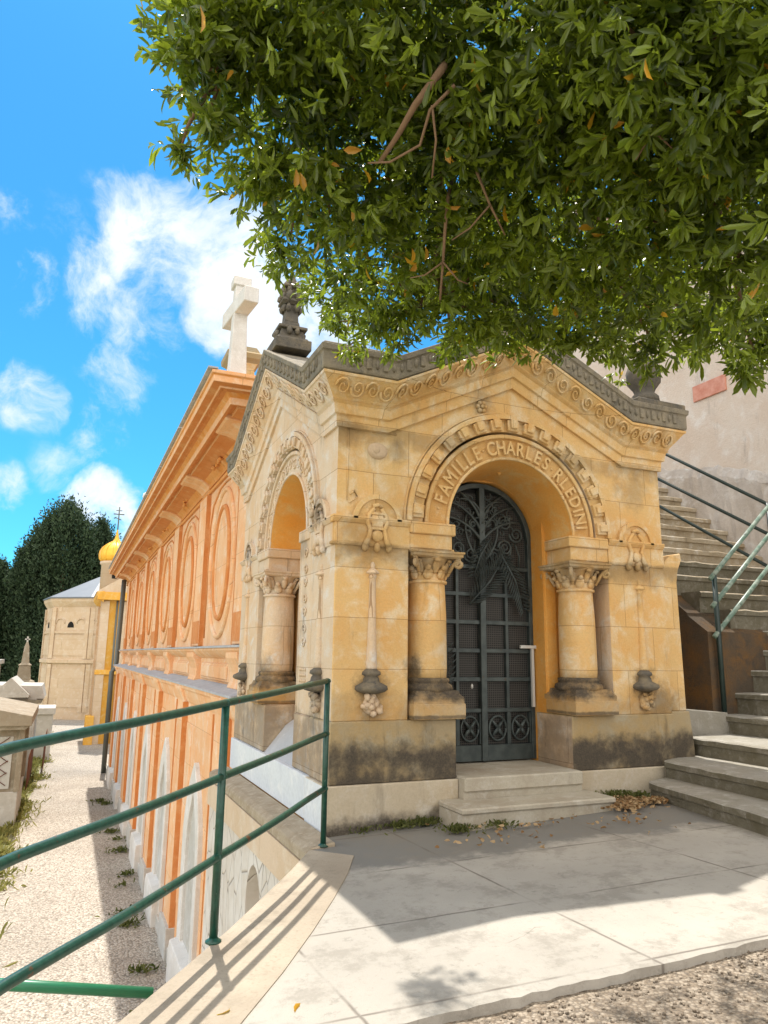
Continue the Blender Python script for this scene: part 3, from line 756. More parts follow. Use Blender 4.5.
# --- impost zone
for T, mt in ((TF, 'front'), (TS, 'side')):
    b = MB()
    for (u0, u1, d0) in ((-.0, .745, 0), (3.12, W, 0)):
        if T is TS and u0 > 3: u0 = u0 - SHIFT
        b = MB(); e0 = u0 if u0 > .1 else (-.044 if T is TF else .051)
        b.prism([(-.045, ZS - .005), (-.045, ZS - .035), (-.02, ZS - .07), (.05, ZS - .07), (.05, ZS - .005)], e0, u1, lambda p, q, t: T(t, p, q))
        b.prism([(-.02, 2.53), (-.012, 2.50), (.05, 2.50), (.05, 2.53)], e0, u1, lambda p, q, t: T(t, p, q))
        b.box(e0 if e0 > 0 else -.016, u1, -.016, .05, 2.53, ZS - .07, T)
        b.build('impost', mt, maus, .004)
    Ta = TF if T is TF else TSa
    for (u0, u1) in ((.742, 1.235), (2.625, 3.118)):
        if T is TS and u0 < 1:
            b = MB(); b.box(1.07, 1.10, -.0, .5, .93, ZS, T); b.box(.74, 1.12, -.02, .4, 2.66, ZS - .004, T, .006); b.build('impost', mt, maus); continue
        T0 = T; T = Ta; b = MB()
        b.box(u0, u1 - .03 if u0 < 1 else u1, -.01, .5, 2.52, 2.66, T, .006)
        b.box(u0 if u0 < 1 else u0 - .03, u1 if u0 < 1 else u1, -.035, .5, 2.66, ZS - .004, T, .01)
        b.box(u0, u1, .0, .46, 2.49, 2.53, T)
        b.build('impost', mt, maus, .004); T = T0
    # arched hump with carved bracket above each pier
    for uc in (.40, 3.50 if T is TF else 3.42):
        b = MB()
        ring(b, T, .0, .20, -.02, .03, 20, PI, 0, ZS - .03, uc); ring(b, T, .20, .245, -.045, .03, 24, PI, 0, ZS - .03, uc)
        pr = b.build('arched_crest', mt, maus)
        b = MB()
        # lyre shaped bracket in relief
        for s_ in (-1, 1):
            pts = [(uc + s_ * .035, 2.86), (uc + s_ * .085, 2.80), (uc + s_ * .10, 2.73), (uc + s_ * .07, 2.66), (uc + s_ * .085, 2.58), (uc + s_ * .12, 2.50)]
            b.tube([T(p, -.03, q) for p, q in pts], [.020, .022, .022, .022, .026, .034], 6)
            b.ell((uc + s_ * .12, -.03, 2.49), (.036, .035, .05), sub=1, T=T)
        b.tube([T(uc - .05, -.03, 2.88), T(uc, -.035, 2.895), T(uc + .05, -.03, 2.88)], .020, 6)
        if uc < 1:
            b.box(uc - .07, uc + .07, -.045, .0, 2.80, 2.82, T); b.box(uc - .06, uc + .06, -.04, .0, 2.68, 2.80, T, .008); b.box(uc - .065, uc + .065, -.05, .0, 2.655, 2.68, T)
        b.ell((uc, -.03, 2.60), (.06, .03, .06), sub=2, T=T); b.ell((uc, -.03, 2.49), (.034, .035, .055), sub=1, T=T)
        b.build('carved_bracket', mt, maus)
    # columns
    T0 = T
    for cu in ((1.03, 2.83) if T is TF else (2.83,)):
        cd = .20; T = Ta
        b = MB(); b.lathe([(.19, 1.28), (.197, 1.4), (.192, 1.9), (.178, 2.20), (.176, 2.205)], cu, cd, 32, T=T)
        col = b.build('column', 'front' if T is TF else 'side', maus)
        b = MB(); b.box(cu - .27, cu + .27, -.09, .42, .935, 1.075, T, .008)
        b.strip([[T(cu - a, cd - a - .01, z), T(cu + a, cd - a - .01, z), T(cu + a, cd + a - .01, z), T(cu - a, cd + a - .01, z)] for a, z in ((.262, 1.076), (.262, 1.125), (.25, 1.14), (.235, 1.15), (.22, 1.19))], True, False, True)
        b.lathe([(.235, 1.17), (.255, 1.20), (.245, 1.235), (.215, 1.25), (.21, 1.262), (.222, 1.275), (.215, 1.295), (.192, 1.305)], cu, cd, 32, T=T)
        b.build('column_base', 'basegrime', col)
        b = MB(); rr = random.Random(int(cu * 10))
        b.lathe([(.178, 2.195), (.20, 2.20), (.202, 2.222), (.178, 2.228), (.170, 2.25), (.178, 2.33), (.205, 2.41), (.25, 2.46)], cu, cd, 32, T=T)
        q = .268
        b.strip([[T(cu - a, cd - a, z), T(cu, cd - a + .03, z), T(cu + a, cd - a, z), T(cu + a - .03, cd, z), T(cu + a, cd + a, z), T(cu, cd + a - .03, z), T(cu - a, cd + a, z), T(cu - a + .03, cd, z)] for a, z in ((q - .025, 2.435), (q, 2.45), (q, 2.475), (q + .012, 2.482), (q + .012, 2.50))], True, False, True)
        for k in range(8):      # acanthus leaves curling outwards
            a = k * PI / 4 + PI / 8
            for (rad, z, w, h, tl) in ((.185, 2.285, .05, .062, .25), (.222, 2.34, .03, .03, .8)):
                rot = Matrix.Rotation(a, 3, 'Z') @ Matrix.Rotation(tl, 3, 'Y')
                b.ell((cu + rad * math.cos(a), cd + rad * math.sin(a), z), (.026, w, h), rot, 2, .12, rr, T)
            a2 = a + PI / 8
            rot = Matrix.Rotation(a2, 3, 'Z') @ Matrix.Rotation(.4, 3, 'Y')
            b.ell((cu + .198 * math.cos(a2), cd + .198 * math.sin(a2), 2.35), (.022, .038, .075), rot, 2, .12, rr, T)
            b.ell((cu + .235 * math.cos(a2), cd + .235 * math.sin(a2), 2.415), (.028, .038, .024), rot, 1, .1, rr, T)
        for sx in (-1, 1):      # corner volutes
            for sy in (-1, 1):
                cx_, cy_ = cu + sx * .235, cd + sy * .235
                dv = Vector((sx, sy, 0)).normalized()
                pts = [Vector((cx_, cy_, 2.385)) + dv * (.046 * (1 - .8 * i / 14)) * math.cos(i / 14 * 3 * PI + 1.2) + Vector((0, 0, .046 * (1 - .8 * i / 14) * math.sin(i / 14 * 3 * PI + 1.2))) for i in range(15)]
                b.tube([T(*p) for p in pts], .019, 6)
                b.tube([T(*(Vector((cu + sx * .15, cd + sy * .15, 2.27)))), T(*(Vector((cu + sx * .19, cd + sy * .19, 2.37)))), T(*(Vector((cx_, cy_, 2.432))))], [.016, .02, .022], 6)
        b.build('capital', 'front' if T is TF else 'side', col)
    T = T0
    # torch shaped reliefs with corbels
    for uc in (.37, 3.53 if T is TF else 3.45):
        b = MB()
        b.lathe([(0, 2.36), (.016, 2.35), (.024, 2.325), (.018, 2.30), (.03, 2.29), (.062, 2.262), (.064, 2.25), (.03, 2.245), (.036, 2.235), (.04, 2.21), (.03, 2.20), (.034, 2.0), (.044, 1.6), (.054, 1.40), (.05, 1.385)][::-1], uc, .0, 14, T=T)
        b.build('torch_relief', 'side' if uc < 1 else mt, maus)
        b = MB()
        b.lathe([(.05, 1.385), (.085, 1.36), (.09, 1.335), (.06, 1.32), (.075, 1.30), (.08, 1.27), (.15, 1.235), (.155, 1.205), (.13, 1.185), (.06, 1.165)][::-1], uc, .0, 18, T=T)
        b.build('corbel', 'black', maus)
        b = MB(); rr = random.Random(int(uc * 7) + (3 if T is TS else 0))
        for k in range(16):
            a = rr.uniform(0, 2 * PI); r_ = rr.uniform(0.02, .095)
            b.ell((uc + r_ * math.cos(a), -.02 - rr.uniform(0, .035), 1.07 + r_ * math.sin(a)), (rr.uniform(.02, .042), rr.uniform(.02, .04), rr.uniform(.02, .042)), sub=1, jit=.2, rnd=rr, T=T)
        b.ell((uc, -.01, 1.07), (.085, .04, .09), sub=2, jit=.05, rnd=rr, T=T)
        b.build('foliate_knob', 'side' if T is TS or uc < 1 else 'front', maus)['label'] = 'carved leafy knob under the torch relief'
# spandrel panels, medallion, boss
b = MB()
for (p0, p1) in (((.10, 2.92), (.10, 3.62)), ((.10, 3.62), (.60, 3.62)), ((3.66, 3.62), (3.30, 3.62))):
    b.tube([TF(p0[0], -.004, p0[1]), TF(p1[0], -.004, p1[1])], .008, 4)
b.tube([(.12, -.004, 2.9), (.20, -.006, 2.96), (.17, -.006, 3.02), (.13, -.005, 2.98)], .012, 5)
b.build('panel_moulding', 'front', maus)
b = MB(); rr = random.Random(9)
b.lathe([(.0, -.028), (.05, -.03), (.085, -.026), (.10, -.012), (.108, .02)], 0, 0, 18, T=lambda x, y, z: (.40 + x, z, 3.43 + y * .8))
b.ell((.38, -.02, 3.44), (.05, .02, .05), sub=2, jit=.2, rnd=rr); b.build('medallion', 'cream', maus)['label'] = 'pale worn round medallion left of the arch'
b = MB()
for k in range(6):
    a = k * PI / 3
    b.ell((1.56 + .045 * math.cos(a), -.015, 4.05 + .045 * math.sin(a)), (.03, .02, .03), sub=1)
b.ell((1.56, -.03, 4.05), (.025, .02, .025), sub=1); b.build('rosette', 'front', maus)
b = MB(); b.ell((CU + .04, .33, 3.49), (.03, .03, .06), sub=1); b.build('keystone_boss', 'arch', maus)
# side: carved jamb panels behind the side columns
b = MB()
for k in range(7):
    fn = lambda s_, h_, k=k: (.36, .90 + .17 + s_, 1.55 + k * .13 + h_)
for k in range(7):
    scroll(b, lambda s_, h_, k=k: (-.006, .88 + s_, 1.62 + k * .15 + h_), 0, 0, .055, 1 if k % 2 else -1, .010)
for i in range(4):
    for j in range(3):
        b.ell((-.006, .80 + i * .055, 1.25 + j * .055), (.012, .018, .018), sub=1)
b.pieces('carved_panel', 'side', maus)
b = MB(); b.box(.55, .62, 1.09, 2.34, .45, 3.4); b.build('blind_door', 'arch', maus)
b = MB()
b.prism([(.60, .40), (-.0, .40), (.25, .70), (.60, .93)], 1.11, 2.29, lambda p, q, t: (p, t, q)); b.build('sloping_sill', 'ledge', maus)

# --- threshold and step
b = MB(); b.box(1.242, 2.558, -.16, .75, .30, .425, None, .012); b.box(1.242, 2.558, -.13, .70, -.1, .31); b.build('threshold', 'step', maus)
b = MB(); b.box(1.02, 2.66, -.50, -.05, .185, .235, None, .012); b.box(1.035, 2.64, -.475, -.05, -.1, .19); b.build('step', 'step', maus)

# --- door
door = MB(); door.box(CU - .65, CU + .65, .72, .76, .43, 3.42)
ax = 0.665
dr = MB()
D0, D1 = .64, .70
ring(dr, TF, .595, .65, D0 - .01, D1, 44, PI, 0, 2.76)
for s_ in (-1, 1): dr.box(min(CU + s_ * .595, CU + s_ * .65), max(CU + s_ * .595, CU + s_ * .65), D0 - .01, D1, .44, 2.76)
dr.box(CU - .60, CU + .60, D0, D1, .44, .60)
dr.box(CU - .60, CU + .60, D0, D1, .93, .97)
dr.box(CU - .035, CU + .035, D0 - .02, D1, .44, 3.36)
frame = dr
zs = [1.27, 1.57, 1.87, 2.17, 2.47]
for z in zs: frame.box(CU - .60, CU + .60, D0 + .005, D1, z - .022, z + .022)
for u in (-.31, .31): frame.box(CU + u - .018, CU + u + .018, D0 + .004, D1, .60, 2.47)
leaf_ = frame.build('door', 'iron', maus, .004)
bb = MB(); bb.box(CU - .6, CU + .6, .69, .705, .60, 3.30); bb.build('wire_screen', 'mesh', leaf_)
bb = MB(); bb.box(CU - .65, CU + .65, .71, .80, .43, 3.43); bb.build('dark_backing', 'void', leaf_)
# bottom roundels
b = MB()
for u in (-.455, -.17, .17, .455):
    pts = [(CU + u + .105 * math.cos(a), D0 + .01, .765 + .125 * math.sin(a)) for a in [2 * PI * i / 20 for i in range(21)]]
    b.tube(pts, .013, 5)
    for k in range(4):
        a = PI / 4 + k * PI / 2
        b.tube([(CU + u, D0 + .01, .765), (CU + u + .10 * math.cos(a), D0 + .01, .765 + .12 * math.sin(a))], [.028, .012], 5)
    b.box(CU + u - .135, CU + u - .12, D0 + .006, D1, .61, .92); b.box(CU + u + .12, CU + u + .135, D0 + .006, D1, .61, .92)
b.build('roundels', 'iron', leaf_)
# tree-like tracery in the head
b = MB(); rr = random.Random(21)
def curve(p0, ang, ln, bend, r, depth=0):
    pts = []; x, z = p0; a = ang; n = 9
    for i in range(n + 1):
        pts.append((x, D0 - .0 + rr.uniform(-.004, .004), z)); x += ln / n * math.cos(a); z += ln / n * math.sin(a); a += bend / n
        if (x - CU) ** 2 + max(0, z - 2.76) ** 2 > .60 ** 2 or abs(x - CU) > .60: break
    if len(pts) > 1: b.tube(pts, [r * (1 - .5 * i / n) for i in range(len(pts))], 5)
    return pts[-1]
for (z0, s_, a, ln, bd) in [(2.75, 1, .9, .75, -1.3), (2.75, -1, .9, .75, -1.3), (2.85, 1, 1.1, .55, -1.0), (2.85, -1, 1.1, .55, -1.0), (2.95, 1, 1.25, .5, -.9), (2.95, -1, 1.25, .5, -.9), (3.05, 1, 1.2, .35, -1.5), (3.05, -1, 1.2, .35, -1.5),
                            (2.52, 1, .7, .6, 1.2), (2.52, -1, .7, .6, 1.2)]:
    ang = a if s_ > 0 else PI - a
    curve((CU, z0), ang, ln, bd * s_, .022)
for k in range(46):
    a = rr.uniform(.15, PI - .15); rad = rr.uniform(.2, .52)
    x0, z0 = CU + rad * math.cos(a), 2.76 + rad * math.sin(a)
    curve((x0, z0), rr.uniform(0, 2 * PI), rr.uniform(.12, .22), rr.choice((-1, 1)) * rr.uniform(3, 6.5), .011)
for (u, z, fl) in [(-.30, 2.66, 1), (.30, 2.70, -1), (-.46, 2.62, -1), (.45, 2.86, 1), (-.14, 2.60, 1), (.16, 2.60, -1), (-.42, 2.88, 1), (.3, 2.98, -1)]:
    scroll(b, lambda s1, h1, u=u, z=z: (CU + u + s1, D0, z + h1), 0, 0, .095, fl, .014, 1.8)
for k in range(9):
    u = -.48 + k * .12; b.tube([(CU + u, D0 + .005, 2.49), (CU + u + rr.uniform(-.03, .03), D0, 2.62), (CU + u + rr.uniform(-.05, .05), D0 + .005, 2.76)], .010, 5)
b.build('tracery', 'iron', leaf_)
# palm fronds in iron
def frond(p0, p1, n, ln, droop):
    b = MB()
    p0 = Vector(p0); p1 = Vector(p1); ax_ = (p1 - p0); L = ax_.length; dx = ax_.normalized(); side = Vector((dx.z, 0, -dx.x))
    b.tube([p0, (p0 + p1) / 2 + side * droop, p1], [.014, .011, .006], 6)
    for i in range(n):
        t = (i + .5) / n; q = p0.lerp(p1, t) + side * droop * 4 * t * (1 - t)
        w = ln * (1 - .55 * abs(t - .45) * 1.6)
        for s_ in (-1, 1):
            dd = (dx * .75 + side * s_ * .75).normalized()
            e = q + dd * w; m = q + dd * w * .5 + Vector((0, -.012, 0)); nrm = Vector((-dd.z, 0, dd.x)) * .012
            b.add([q + Vector((0, -.004, 0)), m + nrm, e, m - nrm, m + Vector((0, -.016, 0))], [(0, 1, 4), (1, 2, 4), (2, 3, 4), (3, 0, 4)], False)
    b.build('palm_frond', 'iron', leaf_)
frond((CU - .18, D0 - .03, 2.06), (CU + .28, D0 - .03, 2.62), 18, .26, .04)
frond((CU + .22, D0 - .04, 2.62), (CU + .50, D0 - .03, 2.02), 16, .22, -.05)
frond((CU - .52, D0 - .03, 1.02), (CU - .46, D0 - .03, 1.62), 9, .20, .02)
frond((CU + .10, D0 - .03, 2.80), (CU - .12, D0 - .03, 2.36), 12, .18, .03)
b = MB(); b.box(CU + .44, CU + .68, D0 - .06, D0 - .03, 1.60, 1.635, None, .004); b.box(CU + .585, CU + .615, D0 - .05, D0 - .02, .98, 1.60); b.box(CU + .66, CU + .70, D0 - .06, D0 - .02, 1.55, 1.66)
b.build('bolt', 'latch', leaf_)['label'] = 'white painted bolt and upright bar'
b = MB(); b.ell((CU - .16, D0 - .03, 1.20), (.016, .012, .03), sub=1); b.build('keyhole_cover', 'latch', leaf_)

# ================================================================== BASE WALL under the side of the mausoleum
bw = thing('base_wall', 'pale slab clad base wall with brown stone ledge below the side of the mausoleum', 'wall', (-.27, 1.8, -4))
b = MB()
rr = random.Random(4)
b.prism([(-.05, .03), (-.24, .0), (-.30, -.03), (-.30, -.12), (-.05, -.12)], -.33, 3.93, lambda p, q, t: (p, t, q))
b.build('ledge', 'ledgebrown', bw, .01)
b = MB(); b.box(-.305, .0, -.31, 3.93, -.42, -.125); b.build('fascia', 'cream', bw)
b = MB(); A = [(1.42 + .30 * math.cos(a), -.98 + .42 * math.sin(a)) for a in [PI - PI * i / 14 for i in range(15)]]
poly = [(-.5, -4.3), (-.5, -.425), (3.93, -.425), (3.93, -4.3), (1.72, -4.3)] + A[::-1] + [(1.12, -4.3)]
b.prism(poly, -.27, .0, lambda p, q, t: (t, p, q)); b.build('clad_wall', 'crazy', bw)
b = MB(); b.box(-.12, -.02, 1.0, 1.8, -4.3, -.5); b.build('recessed_slab', 'ledgebrown', bw)['label'] = 'brown recessed slab in the small arched niche'

# ================================================================== ORANGE MORTUARY GALLERY
Y0, Y1 = 3.96, 31.5
og = thing('gallery_building', 'long orange rendered burial building with oval panels above and tall pointed niches below', 'building', (1.8, 19, -4))
b = MB(); b.box(.30, 3.4, Y0, Y1, .95, 5.3); b.build('upper_wall', 'orange', og)
b = MB(); b.box(.10, 3.4, Y0, Y1, -4.3, .94); b.build('lower_wall', 'orange', og)
# cornice with a return at the near end
prof = [(.30, 4.74), (.25, 4.75), (.24, 4.80), (.285, 4.81), (.28, 4.84), (.24, 4.85), (.24, 4.88), (.265, 4.89), (.24, 4.95), (.14, 5.03), (-.02, 5.09), (-.14, 5.11), (-.15, 5.15), (-.22, 5.15), (-.23, 5.10), (-.29, 5.10), (-.30, 5.20), (-.36, 5.26), (-.43, 5.28), (-.44, 5.26), (-.48, 5.26), (-.49, 5.29), (-.60, 5.305), (-.60, 5.40), (-.63, 5.42), (-.63, 5.47), (.9, 5.50), (.9, 4.74)]
def cpt(x, z, corner):
    d = .30 - x
    return (x, Y0 + .62 - d if corner else Y1, z)
b = MB()
# near return: runs along +X at the near end (so the corner is mitred)
rows = [[(3.4, Y0 + .62 - (.30 - x), z) if x < .3 else (3.4, Y0 + .62, z) for x, z in prof],
        [(x, Y0 + .62 - max(0, .30 - x) if x < .3 else Y0 + .62, z) for x, z in prof],
        [(x, Y1 + .3, z) for x, z in prof]]
b.strip(rows, True, False, True)
b.build('cornice', ['orange_deep', 'orange', 'orange_trim'], og, .006, lambda n, c: 1 if (abs(n.x) > .9 or abs(n.y) > .9) and c.z > 5.1 else (2 if n.z < -.9 else 0))
b = MB(); 
for i in range(9):
    ya = Y0 - .32 + i * 3.05
    b.box(-.69, -.55, ya + .0, ya + 3.0, 5.475, 5.50)
b.pieces('roof_edge_tile', 'ledge', og)
b = MB(); b.box(-.5, 3.4, Y0 + .1, Y1, 5.45, 5.49); b.build('roof', 'zinc', og)
# string course, panelled dado and sloping lead ledge
b = MB()
b.prism([(.30, 1.64), (.13, 1.60), (.12, 1.56), (.15, 1.53), (.19, 1.49), (.26, 1.44), (.30, 1.42)], Y0, Y1, lambda p, q, t: (p, t, q))
b.build('string_course', 'orange', og)
b = MB(); b.prism([(.10, 1.63), (.10, 1.60), (.14, 1.605), (.32, 1.65)], Y0 - .01, Y1, lambda p, q, t: (p, t, q)); b.build('string_cap', 'ledge', og)
b = MB()
b.prism([(.295, 1.01), (-.07, .93), (-.07, .90), (.28, .94)], Y0 - .02, Y1 + .1, lambda p, q, t: (p, t, q)); b.build('lead_ledge', 'ledge', og)
b = MB()
b.prism([(.10, .90), (-.05, .895), (-.04, .84), (.0, .80), (.03, .70), (.07, .60), (.10, .56)], Y0, Y1, lambda p, q, t: (p, t, q)); b.build('lower_cornice', 'orange', og)
PITCH = 4.1; YB = 5.05
nb = 6
rr = random.Random(8)
def pil_profile(x_in, prof2, ya, yb, b):
    b.prism(prof2, ya, yb, lambda p, q, t: (p, t, q))
for k in range(nb + 1):
    yc = YB + PITCH * k
    w = .44
    # upper pilaster, its shaft bending out into the cornice cove
    b = MB()
    b.prism([(.31, 1.65), (.22, 1.65), (.22, 4.735), (.31, 4.735)], yc - w, yc + w, lambda p, q, t: (p, t, q))
    b.prism([(.31, 4.82), (.25, 4.84), (.22, 4.92), (.12, 5.00), (-.04, 5.06), (-.20, 5.08), (-.27, 5.12), (-.2, 5.2), (.2, 5.2)], yc - w, yc + w, lambda p, q, t: (p, t, q))
    pil = b.build('pilaster', 'orange', og, .012)
    b = MB()
    for s_ in (-1, 1): b.box(.215, .31, yc + s_ * (w + .02) - .018, yc + s_ * (w + .02) + .018, 1.65, 4.735)
    b.box(.212, .23, yc - w + .06, yc + w - .06, 1.70, 2.15)
    b.pieces('pilaster_edge', 'orange_trim', pil)
    b = MB()   # dado console
    b.prism([(.31, 1.54), (.13, 1.53), (.13, 1.44), (.18, 1.34), (.215, 1.22), (.21, 1.08), (.17, .985), (.31, .985)], yc - w + .03, yc + w - .03, lambda p, q, t: (p, t, q))
    b.build('console', 'orange', og, .01)
    b = MB()   # lower pilaster with curved head
    b.prism([(.11, .86), (-.065, .87), (-.06, .80), (-.02, .70), (.015, .60), (.02, .50), (-.0, -4.2), (.11, -4.2)], yc - w, yc + w, lambda p, q, t: (p, t, q))
    lp = b.build('lower_pilaster', 'orange', og, .012)
    b = MB()
    for s_ in (-1, 1): b.box(-.004, .12, yc + s_ * (w + .022) - .02, yc + s_ * (w + .022) + .02, -3.6, .58)
    b.pieces('pilaster_edge', 'orange_trim', lp)
    b = MB(); b.box(-.06, .12, yc - w - .06, yc + w + .06, -4.3, -3.45); b.build('pilaster_plinth', 'greystone', lp, .01)
for k in range(nb):
    ym = YB + PITCH * (k + .5)
    def oval(ry, rz, d, r, b, zc=3.02, n=40):
        b.tube([(d, ym + ry * math.cos(2 * PI * i / n), zc + rz * math.sin(2 * PI * i / n)) for i in range(n + 1)], r, 6, False)
    b = MB(); oval(1.12, 1.36, .295, .05, b, 3.16); op = b.build('oval_moulding', 'orange', og)
    b = MB(); oval(.70, 1.03, .29, .05, b, 3.16)
    b.build('oval_rim', 'orange_trim', op)
    b = MB()
    b.strip([[(x, ym + a * math.cos(2 * PI * i / 40), 3.16 + c_ * math.sin(2 * PI * i / 40)) for i in range(40)] for (a, c_, x) in ((.70, 1.03, .28), (.60, .92, .288), (.56, .87, .297))], True, True)
    b.build('oval_field', 'orange', op)
    b = MB()   # upper spandrel mould
    for s_ in (-1, 1): b.tube([(.292, ym + s_ * 1.40, 1.8), (.292, ym + s_ * 1.40, 4.0), (.292, ym + s_ * 1.15, 4.42), (.292, ym + s_ * .5, 4.64), (.292, ym, 4.66)], .02, 5)
    b.build('spandrel_moulding', 'orange_trim', og)
    b = MB()   # carved ornament in the cove and raised dado panel
    for i in range(9):
        b.ell((.12 + rr.uniform(-.05, .05), ym + rr.uniform(-.35, .35), 5.02 + rr.uniform(-.04, .05)), (.04, .09, .04), sub=1, jit=.2, rnd=rr)
    b.build('carved_ornament', 'orange_deep', og)
    b = MB(); b.box(.26, .31, ym - 1.35, ym + 1.35, 1.04, 1.34); b.box(.235, .27, ym - 1.22, ym + 1.22, 1.08, 1.30); b.build('dado_panel', 'orange', og, .02)
    # pointed niche
    def lancet(wd, zt, zs_, n=10):
        p = []
        for i in range(n + 1):
            t = i / n; p.append((-wd * (1 - t ** 1.8), zs_ + (zt - zs_) * (t ** .85)))
        q = [(-x, z) for x, z in p[::-1]]
        return p + q[1:]
    outer = lancet(.80, -.34, -1.75); inner_ = lancet(.50, -.85, -1.85)
    b = MB()
    rows = [[(.02, ym + p[0], p[1]), (.11, ym + p[0], p[1]), (.11, ym + q[0], q[1]), (.03, ym + q[0], q[1])] for p, q in
            zip([(-.80, -4.3)] + outer + [(.80, -4.3)], [(-.50, -4.3)] + inner_ + [(.50, -4.3)])]
    b.strip(rows, True, False, True)
    nf = b.build('niche_frame', 'white', og, .01)
    b = MB(); poly = [(-.51, -4.3)] + [(x * 1.02, z) for x, z in inner_] + [(.51, -4.3)]
    b.prism(poly, .085, .12, lambda p, q, t: (t, ym + p, q)); b.build('niche_slab', 'greystone', nf)
    b = MB(); b.prism([(.12, -3.3), (-.10, -3.35), (-.12, -3.5), (-.12, -4.3), (.12, -4.3)], ym - .75, ym + .75, lambda p, q, t: (p, t, q)); b.build('niche_plinth', 'white', nf, .015)
    b = MB()
    for s_ in (-1, 1):
        b.box(.08, .13, ym + s_ * 1.22 - .28, ym + s_ * 1.22 + .28, -3.0, .2)
    b.pieces('side_panel', 'orange', og, .01)
b = MB(); b.box(-.02, .10, Y0, Y1, -4.3, -3.75); b.build('plinth', 'greystone', og, .01)
# downpipe at the far end
b = MB(); b.tube([(.10, Y1 - .15, 5.0), (.05, Y1 - .15, .8), (-.12, Y1 - .15, .6), (-.12, Y1 - .15, -4)], .11, 8); b.build('downpipe', 'pipe', og)

# white cross and its pedestal standing at the near corner of the cornice
cr = thing('stone_cross', 'tall plain white stone cross standing on the corner of the orange building', 'cross', (-.22, 4.05, 5.5))
b = MB(); X, Y = -.20, 4.12
b.box(X - .20, X + .20, Y - .16, Y + .2, 5.50, 5.58, None, .01); b.build('base', 'white', cr)
b = MB()
b.strip([[(X - a, Y - a, z), (X + a, Y - a, z), (X + a, Y + a, z), (X - a, Y + a, z)] for a, z in ((.125, 5.58), (.105, 6.3), (.095, 7.06))], True, False, True)
cs_, sn_ = math.cos(.10), math.sin(.10); b.box(-.11, .11, -.56, .56, 6.56, 6.80, lambda x, y, z: (X + x * cs_ - y * sn_, Y + x * sn_ + y * cs_, z), .01)
b.box(X - .135, X + .135, Y - .13, Y + .13, 7.02, 7.16, None, .01)
b.build('shaft', 'white', cr, .008)
ped = thing('stone_pedestal', 'weathered orange stone pedestal with a dark moulded cap behind the white cross', 'pedestal', (-.1, 4.8, 5.5))
def sqlathe(b, x, y, prof):
    b.strip([[(x - a, y - a, z), (x + a, y - a, z), (x + a, y + a, z), (x - a, y + a, z)] for a, z in prof], True, False, True)
b = MB(); sqlathe(b, .02, 4.85, [(.24, 5.48), (.24, 5.60), (.18, 5.66), (.17, 5.98), (.21, 6.06)]); b.build('shaft', 'front', ped)
b = MB(); sqlathe(b, .02, 4.85, [(.21, 6.06), (.28, 6.12), (.29, 6.20), (.24, 6.24), (.19, 6.34)]); b.build('cap', 'grime', ped)
fin = thing('roof_finial', 'small pale carved finial rising from the cornice edge of the orange building far along', 'finial', (-.45, 15.0, 5.5))
b = MB(); b.lathe([(.14, 5.47), (.15, 5.55), (.07, 5.6), (.06, 5.76), (.14, 5.86), (.12, 5.96), (.04, 6.02), (.0, 6.1)], -.45, 15.0, 12); b.build('body', 'white', fin)

# ================================================================== GREEN RAILING
rl = thing('terrace_railing', 'green painted tubular railing curving along the terrace kerb with three rails', 'railing', (-1.28, -1.8, 0))
pl = [(-.145, -.30), (-.42, -.66), (-.70, -1.05), (-1.0, -1.44), (-1.285, -1.80), (-1.56, -2.16), (-1.85, -2.53), (-2.10, -2.82), (-2.32, -3.10), (-2.46, -3.45), (-2.53, -3.9), (-2.54, -4.5), (-2.54, -5.2), (-2.54, -6.2)]
def smooth(pts, n=4):
    out_ = []
    for i in range(len(pts) - 1):
        p0 = pts[max(i - 1, 0)]; p1 = pts[i]; p2 = pts[i + 1]; p3 = pts[min(i + 2, len(pts) - 1)]
        for k in range(n):
            t = k / n
            out_.append(tuple(.5 * ((2 * p1[j]) + (-p0[j] + p2[j]) * t + (2 * p0[j] - 5 * p1[j] + 4 * p2[j] - p3[j]) * t * t + (-p0[j] + 3 * p1[j] - 3 * p2[j] + p3[j]) * t ** 3) for j in range(len(p1))))
    out_.append(pts[-1]); return out_
sp = smooth(pl)
for i, h in enumerate((1.29, .865, .435)):
    b = MB(); pts = [(x, y, h + SLOPE * (x + .145) * (1.25 if i == 0 else 1.0)) for x, y in sp]
    b.tube(pts, .0225, 12); b.build('rail', 'green', rl)
for (x, y) in (pl[0], pl[4], pl[9], pl[12]):
    b = MB(); z0 = gz(x); b.tube([(x, y, z0 - .02), (x, y, z0 + 1.28)], .0235, 12); p = b.build('post', 'green', rl)
    b = MB()
    for i_, h_ in enumerate((1.29, .865, .435)): b.ell((x, y, h_ + SLOPE * (x + .145) * (1.25 if i_ == 0 else 1.0)), (.031, .031, .024), sub=2, jit=.05, rnd=rr)
    b.pieces('weld', 'green', p)
    b = MB(); b.lathe([(.045, z0 + .006), (.045, z0 + .014), (.03, z0 + .022), (.024, z0 + .03)], x, y, 16); b.build('foot_flange', 'green', p)
# lower railing seen below the terrace
lr = thing('lower_railing', 'bright green handrail below the terrace edge, level with the gravel path side', 'railing', (-1.9, -.8, -4))
pA = at(-60, 981, 5.9); pB = at(152, 993, 6.1)
b = MB(); b.tube([pA, pA.lerp(pB, .5), pB], .035, 12); b.build('rail', 'green2', lr)
for t in (.05,):
    p = pA.lerp(pB, t); b = MB(); b.tube([p, (p.x, p.y, -4.05)], .03, 10); b.build('post', 'green2', lr)

# ================================================================== STAIRS on the right
st = thing('stone_staircase', 'worn dark stone staircase turning up beside the mausoleum with handrails', 'staircase', (4.2, -.6, .1))
